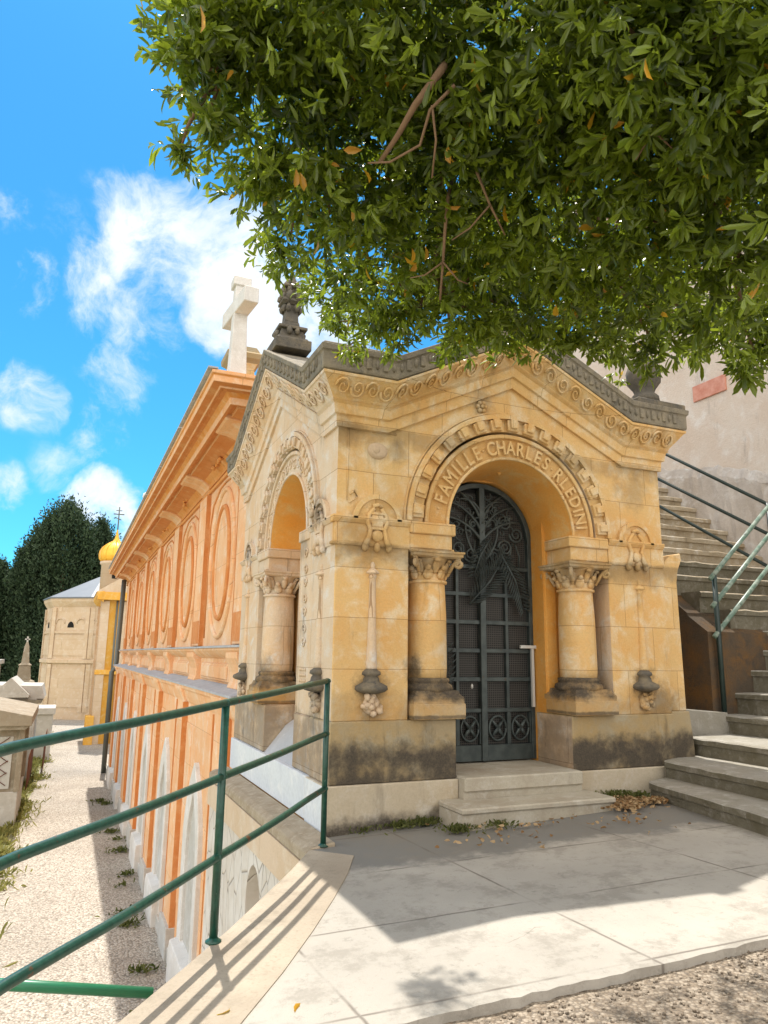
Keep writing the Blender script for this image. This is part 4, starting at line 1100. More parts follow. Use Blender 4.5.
# left ends (x, y, top z), then the far right reach of each nosing
L = [(3.29, -.24, .30), (3.63, -.12, .47), (4.26, .12, .66), (4.98, .36, .87), (5.30, .45, 1.12), (5.58, .45, 1.38), (5.80, .47, 1.63), (5.86, .50, 1.88)]
dirs = [(-.18, -.98), (-.06, -.99), (.0, -1.), (.03, -1.), (.05, -1.), (.22, -.97), (.42, -.9), (.62, -.78)]
prevz = .05
for i, ((x, y, z), (dx, dy)) in enumerate(zip(L, dirs)):
    Ln = 4.2
    nx, ny = L[i + 1][:2] if i + 1 < len(L) else (6.0, .62)
    ndx, ndy = dirs[i + 1] if i + 1 < len(L) else (.85, -.5)
    A_ = Vector((x, y)); B_ = Vector((x + dx * Ln, y + dy * Ln)); C2 = Vector((nx + ndx * Ln + .12, ny + ndy * Ln)); D2 = Vector((nx + .14, ny + .06))
    b = MB()
    n = 26; rowsf = []
    rr = random.Random(i)
    for t in range(n + 1):
        p = A_.lerp(B_, t / n); q = D2.lerp(C2, t / n); j = rr.uniform(-.010, .010); jz = rr.uniform(-.006, .006)
        inw = (q - p).normalized()
        if inw.length < .5: inw = Vector((1, 0))
        pp = p + inw * j
        rowsf.append([(pp.x + inw.x * .03, pp.y + inw.y * .03, prevz - .25), (pp.x + inw.x * .03, pp.y + inw.y * .03, z - .075), (pp.x, pp.y, z - .065), (pp.x, pp.y, z - .014 + jz), (pp.x + inw.x * .015, pp.y + inw.y * .015, z + jz), (q.x, q.y, z + .002), (q.x, q.y, prevz - .3)])
    b.strip(rowsf, True, False, True)
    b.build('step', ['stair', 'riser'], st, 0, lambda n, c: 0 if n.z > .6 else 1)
    prevz = z
UP = [(5.0, .44, 2.13), (5.0, .68, 2.36), (5.0, .96, 2.60), (5.0, 1.27, 2.84), (5.0, 1.57, 3.07), (5.0, 1.87, 3.31), (5.0, 2.17, 3.55), (5.0, 2.47, 3.79), (5.0, 2.77, 4.03), (5.0, 3.07, 4.27), (5.0, 3.37, 4.5), (5.0, 3.7, 4.74), (5.0, 4.0, 4.98)]
for i, (x, y, z) in enumerate(UP):
    b = MB(); rr = random.Random(50 + i); n = 16; rowsf = []
    x = 5.40 if i == 0 else 5.16 if i == 1 else 4.96
    for t in range(n + 1):
        xx = x + (7.45 - x) * t / n; j = rr.uniform(-.012, .012); jz = rr.uniform(-.008, .008); yb = y + .42 if i < len(UP) - 1 else y + 2
        rowsf.append([(xx, y + .03 + j, z - .27), (xx, y + .03 + j, z - .08), (xx, y + j, z - .07), (xx, y + j, z - .016 + jz), (xx, y + j + .02, z + jz), (xx, yb, z + .002), (xx, yb, z - .27)])
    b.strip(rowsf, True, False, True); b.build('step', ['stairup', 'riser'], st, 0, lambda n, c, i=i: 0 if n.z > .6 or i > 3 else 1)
b = MB(); 
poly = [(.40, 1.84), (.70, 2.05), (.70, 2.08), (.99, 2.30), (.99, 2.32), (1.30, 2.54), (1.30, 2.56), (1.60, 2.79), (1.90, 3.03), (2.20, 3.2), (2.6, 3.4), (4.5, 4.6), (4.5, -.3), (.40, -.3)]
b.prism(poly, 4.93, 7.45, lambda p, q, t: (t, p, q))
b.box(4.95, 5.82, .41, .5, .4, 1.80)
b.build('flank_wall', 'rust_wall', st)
b = MB(); b.prism([(3.95, .985), (5.02, .90), (5.02, .1), (3.95, .1)], .27, .40, lambda p, q, t: (p, t, q)); b.build('kerb_block', 'stair', st, .01)
# handrails: near flight, then up along the upper flight
hr = thing('stair_handrail', 'thin worn green handrail with three bars on the stone staircase', 'handrail', (5.15, .42, .9))
p0 = Vector((5.03, .33, .85)); p1 = Vector((6.45, .62, 1.8))
b = MB(); b.tube([p0, (5.03, .33, 2.52)], .030, 8); b.build('post', 'greendark', hr)
b = MB(); b.tube([(6.45, .62, 1.8), (6.45, .62, 3.62)], .028, 8); b.build('post', 'greendark', hr)
for h in (0, .30, .62):
    b = MB(); b.tube([(4.95, .32, 2.47 - h * 1.12), (6.50, .58, 3.64 - h * 1.2)], .028, 8); b.build('rail', 'greensunlit', hr)
for (za, zb) in ((3.60, 4.82), (3.17, 4.33), (2.70, 3.88)):
    b = MB(); b.tube([(6.45, .62, za), (6.30, 2.41, zb), (6.25, 3.9, zb + .92)], .024, 8); b.build('rail', 'greendark', hr)
b = MB(); b.tube([(6.25, 3.9, 4.6), (6.25, 3.9, 5.75)], .028, 8); b.build('post', 'greendark', hr)

# ================================================================== HIGH PLASTER WALL behind the stairs
hw = thing('boundary_wall', 'high pinkish plastered wall with a rough grey stained lower part above the stairs', 'wall', (7.6, 3, 0))
b = MB(); rows = []
rr = random.Random(3)
ys = [-6 + i * .5 for i in range(52)]
b.strip([[(7.5, y, -.3), (7.5, y, 8.3), (8.0, y, 8.3), (8.0, y, -.3)] for y in ys], True, False, True)
b.build('wall', 'pinkish', hw)
b = MB()
rows = []
for i in range(170):
    y = -4 + i * .1; zt = 4.75 + .20 * (y - 3) + .035 * rr.uniform(-1, 1) + .10 * math.sin(y * 1.1) * math.sin(y * 2.7 + 1)
    rows.append([(7.44 + rr.uniform(-.012, .012), y, zz) for zz in (0, 1, 2, 3, 3.6, 4.2, zt - .15)] + [(7.49, y, zt), (7.505, y, zt + .02)])
b.strip(rows, False, False); b.build('lower_render', 'lowwall', hw)['label'] = 'rough grey lower render of the wall'
hb = MB(); hb.box(6.9, 14, 9.5, 10, -.3, 6.5); hb.build('return_wall', 'pinkish', hw)
pq = thing('wall_plaque', 'red brick coloured tablet fixed high on the pinkish plaster wall', 'plaque', (7.47, 2.34, 6.0))
b = MB(); b.box(7.465, 7.50, 2.0, 2.69, 5.90, 6.18, None, .006); b.build('tablet', 'plaque', pq)

# weeds and leaf litter
rng = np.random.default_rng(12)
def tufts(name, spots, mat, n, ln, wd, label, cat, up=1.0):
    P = []; D = []; 
    for (x, y, z, rad, dens) in spots:
        m = int(n * dens); a = rng.uniform(0, 2 * PI, m); r_ = np.abs(rng.normal(0, rad, m))
        P.append(np.stack([x + r_ * np.cos(a), y + r_ * np.sin(a) * .6, np.full(m, z) + rng.uniform(0, .03, m)], 1))
        dd = rng.normal(size=(m, 3)); dd[:, 2] = np.abs(dd[:, 2]) * up + .3 * up; D.append(dd)
    P = np.concatenate(P); D = np.concatenate(D); k = len(P)
    o = leaf_mesh(name, P, D, rng.uniform(ln * .5, ln, k), rng.uniform(wd * .6, wd, k), mat, rng=rng, tint=rng.random(k) * .97)
    return tag(o, label, cat, kind='stuff')
tufts('weeds', [(.62, -.10, .04, .12, .5), (.85, -.12, .05, .08, .8), (.98, -.50, .06, .10, .7), (.30, -.07, .02, .12, .12), (1.35, -.55, .08, .12, .3), (2.95, -.16, .16, .14, .8), (3.1, -.30, .17, .08, .4)], 'weed', 420, .055, .017, 'green weeds growing at the foot of the plinth and beside the step', 'weeds')
tufts('dead_leaves', [(2.95, -.35, .155, .16, 1.), (2.75, -.55, .15, .14, .7), (3.1, -.5, .165, .12, .5), (1.6, -.65, .09, .4, .12), (2.4, -.9, .13, .4, .12), (1.0, -.8, .06, .4, .08), (2.5, -3.3, .06, .8, .1)], 'dead', 330, .06, .03, 'fallen dry leaves gathered beside the step and stairs', 'leaf litter', .12)
tufts('path_weeds', [(-.35 + rr.uniform(-.35, .15), 6 + 24 * rr.random(), -3.98, .2, rr.uniform(.05, .5)) for k in range(11)], 'weed', 300, .16, .05, 'low weeds growing along the foot of the orange wall', 'weeds')
gsp = [(-3.05 - .25 * math.sin(y * .13) - rr.uniform(.0, 1.), y, -4.0, .3, .5) for y in np.arange(6, 60, .55)]
tufts('verge_grass', gsp, 'grass', 200, .30, .06, 'dry grass verge along the left side of the gravel path', 'grass')

# ================================================================== TOMBS to the left of the path
def gable_roof(b, x0, x1, y0, y1, z, rise, over=.12, axis='y'):
    if axis == 'y':
        c_ = (x0 + x1) / 2; b.prism([(x0 - over, z), (c_, z + rise), (x1 + over, z), (x1 + over, z - .12), (x0 - over, z - .12)], y0 - over, y1 + over, lambda p, q, t: (p, t, q))
    else:
        c_ = (y0 + y1) / 2; b.prism([(y0 - over, z), (c_, z + rise), (y1 + over, z), (y1 + over, z - .12), (y0 - over, z - .12)], x0 - over, x1 + over, lambda p, q, t: (t, p, q))
t1 = thing('tomb_chapel', 'grey stone tomb chapel with sloping slab roof and iron grille, nearest the path', 'tomb', (-4.3, 22.5, -4))
b = MB(); b.box(-5.6, -3.32, 20.9, 24.2, -4.1, -.95); b.build('wall', 'tomb', t1, .02)
b = MB(); b.box(-5.6, -3.22, 20.82, 24.3, -4.1, -2.9); b.build('base', 'tombwhite', t1, .02)
b = MB(); b.box(-3.36, -3.18, 20.8, 21.05, -2.9, -.95); b.box(-3.36, -3.18, 24.0, 24.3, -2.9, -.95); b.box(-4.6, -4.4, 20.8, 21.0, -2.9, -.95); b.pieces('pilaster', 'tomb', t1, .01)
b = MB(); b.box(-4.25, -3.5, 20.86, 20.92, -2.8, -1.2); fr_ = b.build('grille_panel', 'greystone', t1)
b = MB()
for k in range(4):
    b.tube([(-4.15, 20.83, -2.7 + k * .36), (-3.6, 20.83, -2.3 + k * .36)], .012, 4); b.tube([(-3.6, 20.83, -2.7 + k * .36), (-4.15, 20.83, -2.3 + k * .36)], .012, 4)
b.build('grille', 'rust', fr_)
b = MB(); b.prism([(-5.8, .05), (-3.0, -.55), (-3.0, -.85), (-5.8, -.85)], 20.5, 26.4, lambda p, q, t: (p, t, q)); b.prism([(-3.02, -.85), (-3.2, -.98), (-5.8, -.98), (-5.8, -.85)], 20.6, 26.3, lambda p, q, t: (p, t, q))
b.build('roof', 'tomb', t1, .01)
t2 = thing('tomb_chapel', 'low white tomb with a gabled stone roof behind the sloping slab roof', 'tomb', (-4.6, 31, -4))
b = MB(); b.box(-7.0, -3.2, 29.5, 33, -4.1, -.1); b.build('wall', 'tombwhite', t2)
b = MB(); gable_roof(b, -4.9, -3.6, 29.3, 33, .1, .7, .1); b.prism([(-7.2, .55), (-3.05, .45), (-2.9, -.1), (-7.2, -.15)], 29.6, 33.4, lambda p, q, t: (p, t, q)); b.build('roof', 'tombwhite', t2, .01)
b = MB(); b.box(-7.1, -3.0, 29.35, 33.1, -.28, -.13); b.build('cornice', 'dark', t2)
t2.location.z -= .42
t3 = thing('tomb', 'plain white block tomb with a flat overhanging top at the far left of the path', 'tomb', (-3.2, 38, -4))
b = MB(); b.box(-4.0, -2.55, 37, 39.4, -4.1, -1.75); b.build('body', 'tombwhite', t3, .02)
b = MB(); b.box(-4.1, -2.45, 36.9, 39.5, -1.75, -1.4, None, .03); b.build('top_slab', 'tombwhite', t3)
t4 = thing('grave_monument', 'pale stone obelisk shaped grave monument standing behind the tomb roofs', 'monument', (-5.2, 46, -4))
b = MB(); sqlathe(b, -5.15, 46, [(.75, -4.1), (.75, -1.2), (.85, -1.1), (.85, -.9), (.6, -.8), (.55, .5), (.66, .6), (.62, .75), (.40, .85), (.32, 1.7), (.38, 1.75), (.22, 1.9), (.14, 2.9), (.05, 3.2)]); b.build('obelisk', 'tomb', t4)
b = MB(); b.box(-5.2, -5.1, 45.95, 46.05, 3.15, 3.55); b.box(-5.3, -5.0, 45.95, 46.05, 3.33, 3.41); b.build('cross', 'tombwhite', t4)
t4.location.z -= 1.1; t4.location.x += .6
t5 = thing('tomb_building', 'tan flat roofed tomb building at the far left edge behind the white roof', 'tomb', (-8, 42, -4))
b = MB(); b.box(-11, -5.9, 40, 46, -4.1, .75); b.build('wall', 'tomb', t5); b = MB(); b.box(-11.1, -5.75, 39.85, 46.2, .75, 1.0); b.build('cornice', 'tombwhite', t5)
t6 = thing('grave_slab', 'pale kerbed grave slabs behind the rusty iron fence', 'grave', (-3.9, 28, -4))
b = MB(); rr = random.Random(6)
for k in range(3):
    y = 26.9 + k * 2.7; b.box(-4.9, -3.35, y, y + 1.8, -4.1, -3.55 + .1 * k, None, .02)
b.build('slab', 'tombwhite', t6)
b = MB(); b.box(-4.9, -3.5, 28.6, 28.8, -3.6, -2.3, None, .03); b.box(-4.9, -3.6, 31.4, 31.6, -3.6, -2.1, None, .03); b.build('headstone', 'tomb', t6)
def iron_fence(name, label, x, y0, y1, h, grp):
    f = thing(name, label, 'fence', (x, y0, -4), grp)
    b = MB(); n = int((y1 - y0) / .22)
    for i in range(n + 1):
        y = y0 + (y1 - y0) * i / n; b.tube([(x, y, -4.05), (x, y, -4 + h), (x, y, -4 + h + .12)], [.022, .022, .004], 5)
    b.build('bar', 'rust', f)
    for z in (.25, h - .12):
        b = MB(); b.tube([(x, y0, -4 + z), (x, y1, -4 + z)], .025, 5); b.build('rail', 'rust', f)
    return f
iron_fence('iron_fence', 'rusty red iron grave fence left of the path, nearer of two', -3.18, 27.0, 31.5, 1.35, 'rusty grave fences')
iron_fence('iron_fence', 'rusty iron grave fence beside the plain white block tomb, farther of two', -2.75, 32.5, 36.3, 1.5, 'rusty grave fences')

# ================================================================== YELLOW CHAPEL with golden dome
ch = thing('domed_chapel', 'yellow chapel with golden onion dome and cross at the end of the path', 'chapel', (.9, 46, -4))
b = MB(); b.box(-.30, 4.5, 43, 49, -4.1, 5.0); b.build('wall', 'yellow', ch)
b = MB()
for (x0, x1) in ((-.42, .05), (.75, 1.1)): b.box(x0, x1, 42.85, 43.05, -4.1, 4.7)
b.box(-.45, -.25, 42.9, 43.6, -4.1, 4.7); b.box(-.45, -.25, 48.2, 48.8, -4.1, 4.7)
b.pieces('pilaster', 'cream', ch)
b = MB(); b.prism([(-.32, 4.6), (-.55, 4.75), (-.75, 5.0), (-.75, 5.25), (-.32, 5.3)], 42.6, 49.2, lambda p, q, t: (p, t, q)); b.box(-.7, 4.6, 42.55, 43.0, 4.75, 5.25); b.box(-.5, 1.2, 42.8, 43.0, .15, .45)
b.pieces('cornice', 'yellow', ch, .02)
b = MB(); b.prism([(-.8, 5.25), (2.1, 7.2), (4.8, 5.25)], 42.7, 49.2, lambda p, q, t: (p, t, q)); b.build('roof', 'cream', ch)
b = MB(); b.box(-.80, -.3, 42.6, 43.6, -4.1, -2.3); b.build('buttress', 'yellow', ch, .03)
b = MB(); b.tube([(.50, 42.8, 5), (.50, 42.8, -4)], .07, 6); b.build('downpipe', 'pipe', ch)
b = MB(); dx, dy = .22, 44.5
b.lathe([(.82, 4.8), (.82, 7.15), (.92, 7.2), (.92, 7.35), (.80, 7.4)], dx, dy, 20); b.build('drum', 'cream', ch)
b = MB(); b.prism([(dx - .15, 6.2), (dx - .15, 6.8), (dx, 7.0), (dx + .15, 6.8), (dx + .15, 6.2)], dy - .85, dy - .6, lambda p, q, t: (p, t, q)); b.build('window', 'void', ch)
b = MB(); b.lathe([(.86, 7.36), (.98, 7.55), (1.02, 7.8), (.98, 8.05), (.84, 8.30), (.58, 8.52), (.30, 8.70), (.14, 8.95), (.07, 9.3), (.02, 9.7)], dx, dy, 28)
dm = b.build('golden_dome', 'gold', ch)
b = MB()
for k in range(14):
    a = 2 * PI * k / 14; b.tube([(dx + r_ * math.cos(a), dy + r_ * math.sin(a), z) for r_, z in ((.87, 7.36), (.99, 7.55), (1.03, 7.8), (.99, 8.05), (.85, 8.31), (.59, 8.53), (.3, 8.72))], .02, 5)
b.build('dome_rib', 'gold', dm)
b = MB(); b.tube([(dx, dy, 9.3), (dx, dy, 11.1)], .045, 6); b.tube([(dx - .34, dy, 10.6), (dx + .34, dy, 10.6)], .04, 6); b.tube([(dx - .19, dy, 10.85), (dx + .19, dy, 10.85)], .03, 6); b.tube([(dx - .17, dy, 10.35), (dx + .17, dy, 10.22)], .035, 6); b.build('cross', 'pipe', ch)
# urn like pots at the chapel foot
# ================================================================== POLYGONAL ROTUNDA
rt = thing('rotunda', 'cream polygonal two storey tomb building with grey zinc roof beyond the yellow chapel', 'building', (.4, 66, -4))
cx_, cy_ = .35, 65.0; RR = 4.6; NS = 8; ph = PI / 8 + .18
def poly_pts(r, z): return [(cx_ + r * math.cos(ph + 2 * PI * k / NS), cy_ + r * math.sin(ph + 2 * PI * k / NS), z) for k in range(NS)]
b = MB(); b.strip([poly_pts(RR, -4.1), poly_pts(RR, 5.9)], True, False, True); b.build('wall', 'cream', rt)
b = MB(); b.strip([poly_pts(RR + .1, -4.1), poly_pts(RR + .1, -3.4)], True, False, True)
b.strip([poly_pts(RR + .02, .5), poly_pts(RR + .22, .6), poly_pts(RR + .22, .85), poly_pts(RR + .02, .95)], True, False, True)
b.strip([poly_pts(RR + .02, 5.3), poly_pts(RR + .3, 5.75), poly_pts(RR + .35, 6.0)], True, False, True); b.build('string_course', 'cream', rt)
b = MB(); b.strip([poly_pts(RR + .42, 6.0), poly_pts(RR + .42, 6.12), poly_pts(.4, 8.3)], True, False, True); b.build('roof', 'zinc', rt)
for k in range(NS):
    a0 = ph + 2 * PI * k / NS; a1 = ph + 2 * PI * (k + 1) / NS
    A_ = Vector((cx_ + RR * math.cos(a0), cy_ + RR * math.sin(a0), 0)); B_ = Vector((cx_ + RR * math.cos(a1), cy_ + RR * math.sin(a1), 0))
    ux = (B_ - A_).normalized(); nx_ = Vector((math.cos((a0 + a1) / 2), math.sin((a0 + a1) / 2), 0)); Lw = (B_ - A_).length
    if nx_.y > .4: continue
    fn = lambda u, d, z: A_ + ux * u - nx_ * d + Vector((0, 0, z))
    b = MB()
    for u in (.16, Lw - .16): 
        b.box(u - .17, u + .17, -.14, .05, -3.4, .5, fn); b.box(u - .17, u + .17, -.14, .05, .95, 5.2, fn)
    b.pieces('pilaster', 'cream', rt)
    b = MB()
    b.box(.36, Lw - .36, -.05, .05, -3.0, .2, fn); b.box(.36, Lw - .36, -.05, .05, 1.2, 2.9, fn); b.box(.3, Lw - .3, -.10, .05, 3.05, 3.25, fn)
    b.pieces('wall_panel', 'cream', rt)
    b = MB()
    for uc in (Lw * .22, Lw * .78):
        b.tube([fn(uc + .42 * math.cos(t), -.04, 3.9 + .42 * math.sin(t)) for t in [PI * i / 10 for i in range(11)]], .05, 5)
    b.build('arch_moulding', 'cream', rt)
    if True:
        b = MB(); uc = Lw * .5
        b.prism([(uc + .30 * math.cos(t), 3.55 + .5 * math.sin(t)) for t in [PI * i / 10 for i in range(11)]], -.03, .05, lambda p, q, t: fn(p, t, q)); b.build('window', 'void', rt)
# ================================================================== CYPRESSES
rng = np.random.default_rng(77)
def cypress(x, y, h, r, label, seed, lean=0):
    t = thing('cypress_tree', label, 'tree', (x, y, -4), 'dark cypresses beyond the rotunda')
    b = MB(); b.tube([(x, y, -4.2), (x, y, -4 + h * .3), (x, y, -4 + h * .85)], [.5, .4, .08], 8); b.build('trunk', 'bark', t)
    n = 700; P = []; 
    for i in range(n):
        u = rng.random(); zz = h * (.04 + .96 * u)
        rad = r * min(1, (1.15 * max(0, 1 - u ** 5)) ** .6) * (0.9 + .18 * math.sin(7 * u + seed)) 
        a = rng.uniform(0, 2 * PI); k = math.sqrt(rng.uniform(.06, 1))
        bx_, by_, bz = x + rad * k * math.cos(a), y + rad * k * math.sin(a), -4 + zz
        # upright tuft: leaves spread in an upward flame
        m = 62; q = rng.normal(0, 1, (m, 3)) * [r * .085, r * .085, h * .034]
        P.append(np.array([bx_, by_, bz]) + q)
    P = np.concatenate(P); k = len(P)
    D = rng.normal(size=(k, 3)) * .55; D[:, 2] += .8
    D[:, :2] += (P[:, :2] - [x, y]) / r * .5
    leaf_mesh('crown', P, D, rng.uniform(.25, .55, k), rng.uniform(.12, .22, k), 'cyp', t, rng, tint=rng.random(k), simple=True)
cypress(-3.4, 84, 21.6, 4.4, 'tallest broad dark cypress in the middle of the group beyond the rotunda', 1)
cypress(.3, 86, 20.0, 2.9, 'right cypress of the group, directly behind the golden dome', 2)
cypress(-6.1, 86, 18.6, 3.0, 'medium cypress left of the tallest one', 3)
cypress(-10.2, 88, 15.0, 3.2, 'shorter cypress at the left edge of the photo', 4)
cypress(-14.5, 86, 14.0, 3.0, 'lowest cypress of the group, farthest to the left', 5)

# ================================================================== OVERHANGING LAUREL TREE
tree = thing('laurel_tree', 'large glossy leaved evergreen tree overhanging the terrace and the mausoleum roof', 'tree', (3.9, -6.6, .1))
b = MB()
fork = Vector((3.3, -5.6, 3.2))
b.tube([(3.95, -6.7, .0), (3.9, -6.6, .5), (3.8, -6.35, 1.5), (3.6, -6.0, 2.4), fork], [.30, .24, .21, .19, .17], 12)
b.build('trunk', 'bark', tree)
tips = []
B = [(232, 20, 3.9, .38), (208, 70, 3.9, .28), (206, 112, 3.8, .20), (180, 150, 3.8, .05), (265, 60, 4.0, .50), (320, 20, 3.9, .5), (300, 150, 4.1, .42), (262, 178, 4.1, .18),
     (370, 90, 4.1, .55), (330, 215, 4.4, .42), (290, 240, 4.6, .22), (350, 280, 4.9, .34), (400, 160, 4.2, .5), (420, 240, 4.5, .50), (440, 20, 3.9, .55),
     (400, 310, 5.0, .28), (380, 330, 5.2, .16), (480, 120, 4.1, .55), (500, 220, 4.4, .52), (470, 310, 4.9, .34), (520, 310, 5.1, .30), (540, 60, 3.9, .55), (570, 170, 4.1, .55),
     (580, 270, 4.6, .45), (600, 330, 5.4, .30), (560, 335, 5.3, .18), (640, 100, 3.9, .55), (650, 220, 4.2, .5), (650, 310, 4.9, .32), (655, 350, 5.1, .20), (700, 30, 3.7, .6), (720, 150, 3.8, .55),
     (730, 260, 4.1, .42), (745, 320, 4.4, .28), (755, 355, 4.4, .16), (700, 320, 4.9, .22), (765, 90, 3.6, .5), (620, 20, 3.6, .5), (350, 345, 5.5, .10), (330, 300, 5.3, .20), (455, 345, 5.4, .16), (505, 345, 5.5, .14), (338, 322, 6.2, .17), (650, 290, 6.3, .4), (600, 210, 6.4, .4), (720, 200, 6.1, .45), (768, 300, 6.2, .35), (690, 345, 6.3, .14), (500, 262, 5.3, .38), (560, 290, 5.6, .34), (470, 280, 5.4, .25), (430, 260, 5.2, .3)]
# the rest of the crown, out of the frame above and to the right
NB = len(B)
B += [(300, -90, 3.9, .55), (360, -110, 3.9, .7), (500, -120, 3.8, .8), (640, -120, 3.6, .8), (780, -60, 3.4, .7), (860, 80, 3.4, .7), (880, 230, 3.7, .6), (850, 340, 4.4, .4), (780, 200, 4.4, .6),
      (400, -260, 4.2, .8), (560, -300, 4.2, .9), (720, -300, 4.0, .9), (900, -150, 3.6, .9), (1000, 50, 3.6, .8)]
# a second layer behind, higher
B2 = [(px, py - 60, d + .75, r * 1.15) for (px, py, d, r) in B if py < 270]
rng = np.random.default_rng(2024)
C_, Dn, Ln, Wd, Tn = [], [], [], [], []
limbs = []
WB = [(1.03, -1.55, 4.2, .30), (1.55, -1.75, 4.3, .34), (2.2, -1.4, 4.3, .40), (.45, -1.35, 4.35, .16), (1.3, -1.45, 4.65, .38), (2.7, -1.7, 4.4, .4)]
for bi, (px, py, d, r) in enumerate(B + B2 + WB):
    near = bi < len(B)
    c = np.array(at(px, py, d)) if bi < len(B) + len(B2) else np.array([px, py, d])
    limbs.append((Vector(c), r))
    m = int((270 if near and bi < NB else 46) * (r / .45) ** 2 + 5)
    for i in range(m):
        v = rng.normal(size=3); v /= np.linalg.norm(v)
        rad = r * (rng.uniform(.3, 1.02) if rng.random() < .84 else rng.uniform(1.0, 1.38))
        p = c + v * rad * np.array([1, 1, .85])
        # sprays: leaves gather in clumps, with dark pockets between them
        cl = math.sin(p[0] * 9.3 + 1.7 * math.sin(p[2] * 5.1)) * math.sin(p[1] * 8.1 + 2.1 * math.sin(p[0] * 4.3)) + .8 * math.sin(p[2] * 10.7 + 1.3 * math.sin(p[1] * 6.7))
        if cl < -.25 and rng.random() < .80 and rad > r * .45: continue
        o = v * .75 + np.array([0, 0, .10]) + rng.normal(size=3) * .45; o /= np.linalg.norm(o)
        # whorl of leaves round this twig tip
        k = rng.integers(6, 11); t = rng.normal(size=(k, 3)); t -= (t @ o)[:, None] * o; t /= np.linalg.norm(t, axis=1, keepdims=True)
        dd = o * rng.uniform(.25, .95, (k, 1)) + t * .85; dd[:, 2] -= .42
        C_.append(p + o * rng.uniform(-.05, .015, (k, 1))); Dn.append(dd)
        sz = rng.uniform(.062, .105)
        Ln.append(sz * rng.uniform(.55, 1.25, k)); Wd.append(sz * rng.uniform(.21, .29, k))
        tn = np.clip(rng.normal(.38 + .22 * cl + .5 * (rng.random() - .5), .20, k), 0, .95); tn[rng.random(k) < .005] = 1.0
        Tn.append(tn)
C_ = np.concatenate(C_); Dn = np.concatenate(Dn); Ln = np.concatenate(Ln); Wd = np.concatenate(Wd); Tn = np.concatenate(Tn)
print('leaves', len(C_))
leaf_mesh('crown', C_, Dn, Ln, Wd, 'leaf', tree, rng, Tn)
# limbs: from the fork to each mass of leaves, by way of a few main boughs
boughs = [at(700, 60, 4.0), at(560, 100, 4.35), at(430, 130, 4.4), at(320, 120, 4.35), at(600, 260, 4.8), at(720, 240, 4.3), at(440, 290, 4.9), at(620, -140, 4.0), at(880, 120, 3.6), at(230, 60, 4.1)]
rr = random.Random(31)
def limb(p, q, r0, r1, b, sag=.12, n=7):
    pts = []; j = [Vector((rr.uniform(-1, 1), rr.uniform(-1, 1), rr.uniform(-1, 1))) * .05 * (q - p).length for _ in range(2)]
    for i in range(n + 1):
        t = i / n; pts.append(p.lerp(q, t) + j[0] * math.sin(PI * t) + j[1] * math.sin(2 * PI * t) * .5 + Vector((0, 0, sag * math.sin(PI * t))))
    b.tube(pts, [r0 + (r1 - r0) * i / n for i in range(n + 1)], 8); return pts
parent_of = {0: None, 1: 0, 2: 1, 3: 2, 4: 1, 5: 0, 6: 2, 7: 0, 8: None, 9: 3}
for i, q in enumerate(boughs):
    p = fork if parent_of[i] is None else boughs[parent_of[i]]
    b = MB(); lv = {0: .12, 8: .09, 1: .085, 7: .07, 5: .05, 4: .045, 2: .055, 3: .035, 6: .03, 9: .022}[i]
    limb(p, q, lv, lv * .7, b)
    b.build('limb', 'bark', tree)
b = MB()
for (c, r) in limbs:
    q = min(boughs, key=lambda s_: (s_ - c).length); limb(q, c, .016, .006, b, 0, 5)
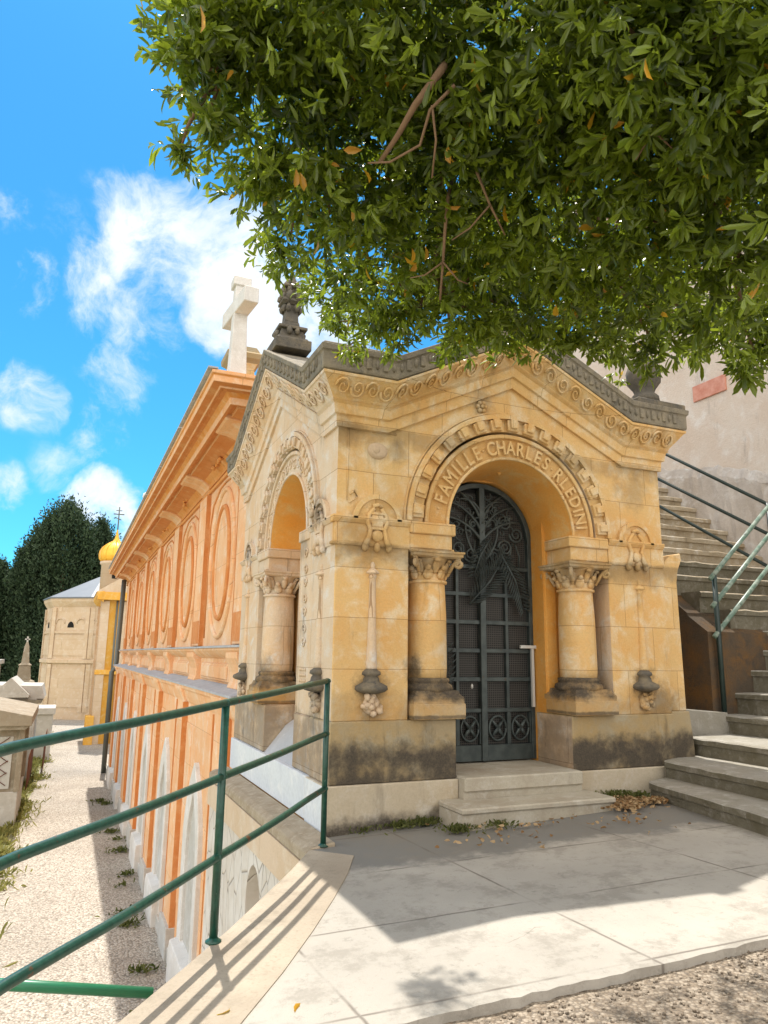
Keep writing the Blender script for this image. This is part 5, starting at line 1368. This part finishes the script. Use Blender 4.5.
# bare hanging twigs seen on the underside
def vis(pts, r0, r1):
    P = [at(*p) for p in pts]; b.tube(P, [r0 + (r1 - r0) * i / (len(P) - 1) for i in range(len(P))], 7)
vis([(448, 60, 3.95), (440, 72, 3.55), (415, 105, 3.55), (398, 135, 3.57), (380, 162, 3.6)], .020, .010)
vis([(455, 85, 3.5), (430, 110, 3.5), (420, 145, 3.5), (390, 162, 3.52), (368, 163, 3.55)], .008, .004)
vis([(432, 105, 3.5), (436, 140, 3.5), (432, 178, 3.52)], .006, .004)
vis([(452, 180, 4.4), (448, 198, 3.9), (445, 230, 3.9), (443, 262, 3.92), (440, 300, 3.95)], .011, .006)
vis([(443, 262, 3.9), (425, 275, 3.92), (410, 278, 3.95)], .005, .003)
vis([(443, 262, 3.9), (458, 280, 3.92), (468, 284, 3.95)], .005, .003)
vis([(472, 160, 4.3), (478, 175, 3.75), (490, 205, 3.75), (505, 235, 3.78)], .009, .004)
vis([(490, 205, 3.74), (470, 228, 3.75), (452, 240, 3.8)], .005, .003)
vis([(664, 75, 3.9), (660, 92, 3.45), (655, 128, 3.45), (636, 160, 3.5)], .008, .003)
vis([(653, 130, 3.44), (672, 148, 3.47)], .006, .003)
vis([(653, 130, 3.44), (634, 132, 3.47)], .004, .002)
b.build('twigs', 'bark', tree)
# a few yellowing leaves hanging among the green
yl = [(362, 150), (362, 168), (445, 205), (296, 168), (300, 172), (425, 245), (412, 248), (416, 262), (447, 150), (680, 158), (732, 190), (487, 262), (556, 304), (200, 5), (505, 205), (594, 228), (318, 240), (448, 145), (404, 256)]
P = np.array([np.array(at(x, y, 3.55 + (y - 100) * .003)) for x, y in yl]); k = len(P)
D = rng.normal(size=(k, 3)) * .5; D[:, 2] -= .9
leaf_mesh('yellow_leaves', P, D, np.full(k, .085), np.full(k, .036), 'leaf', tree, rng, tint=np.full(k, 1.0))
# tiny bits: leaves lying on the kerb
P = np.array([[-1.42, -2.62, -.062], [-1.1, -2.75, -.05], [1.2, -3.3, .03], [1.75, -3.28, .055]]); D = np.array([[1, .2, .02], [.6, 1, .02], [1, -.5, .02], [.3, 1, .02]], float)
o = leaf_mesh('fallen_leaves', P, D, np.full(4, .07), np.full(4, .03), 'leaf', None, rng, tint=np.array([1.0, 1.0, 1.0, 1.0]))
tag(o, 'few orange fallen leaves lying on the kerb and gravel', 'leaves', kind='stuff')
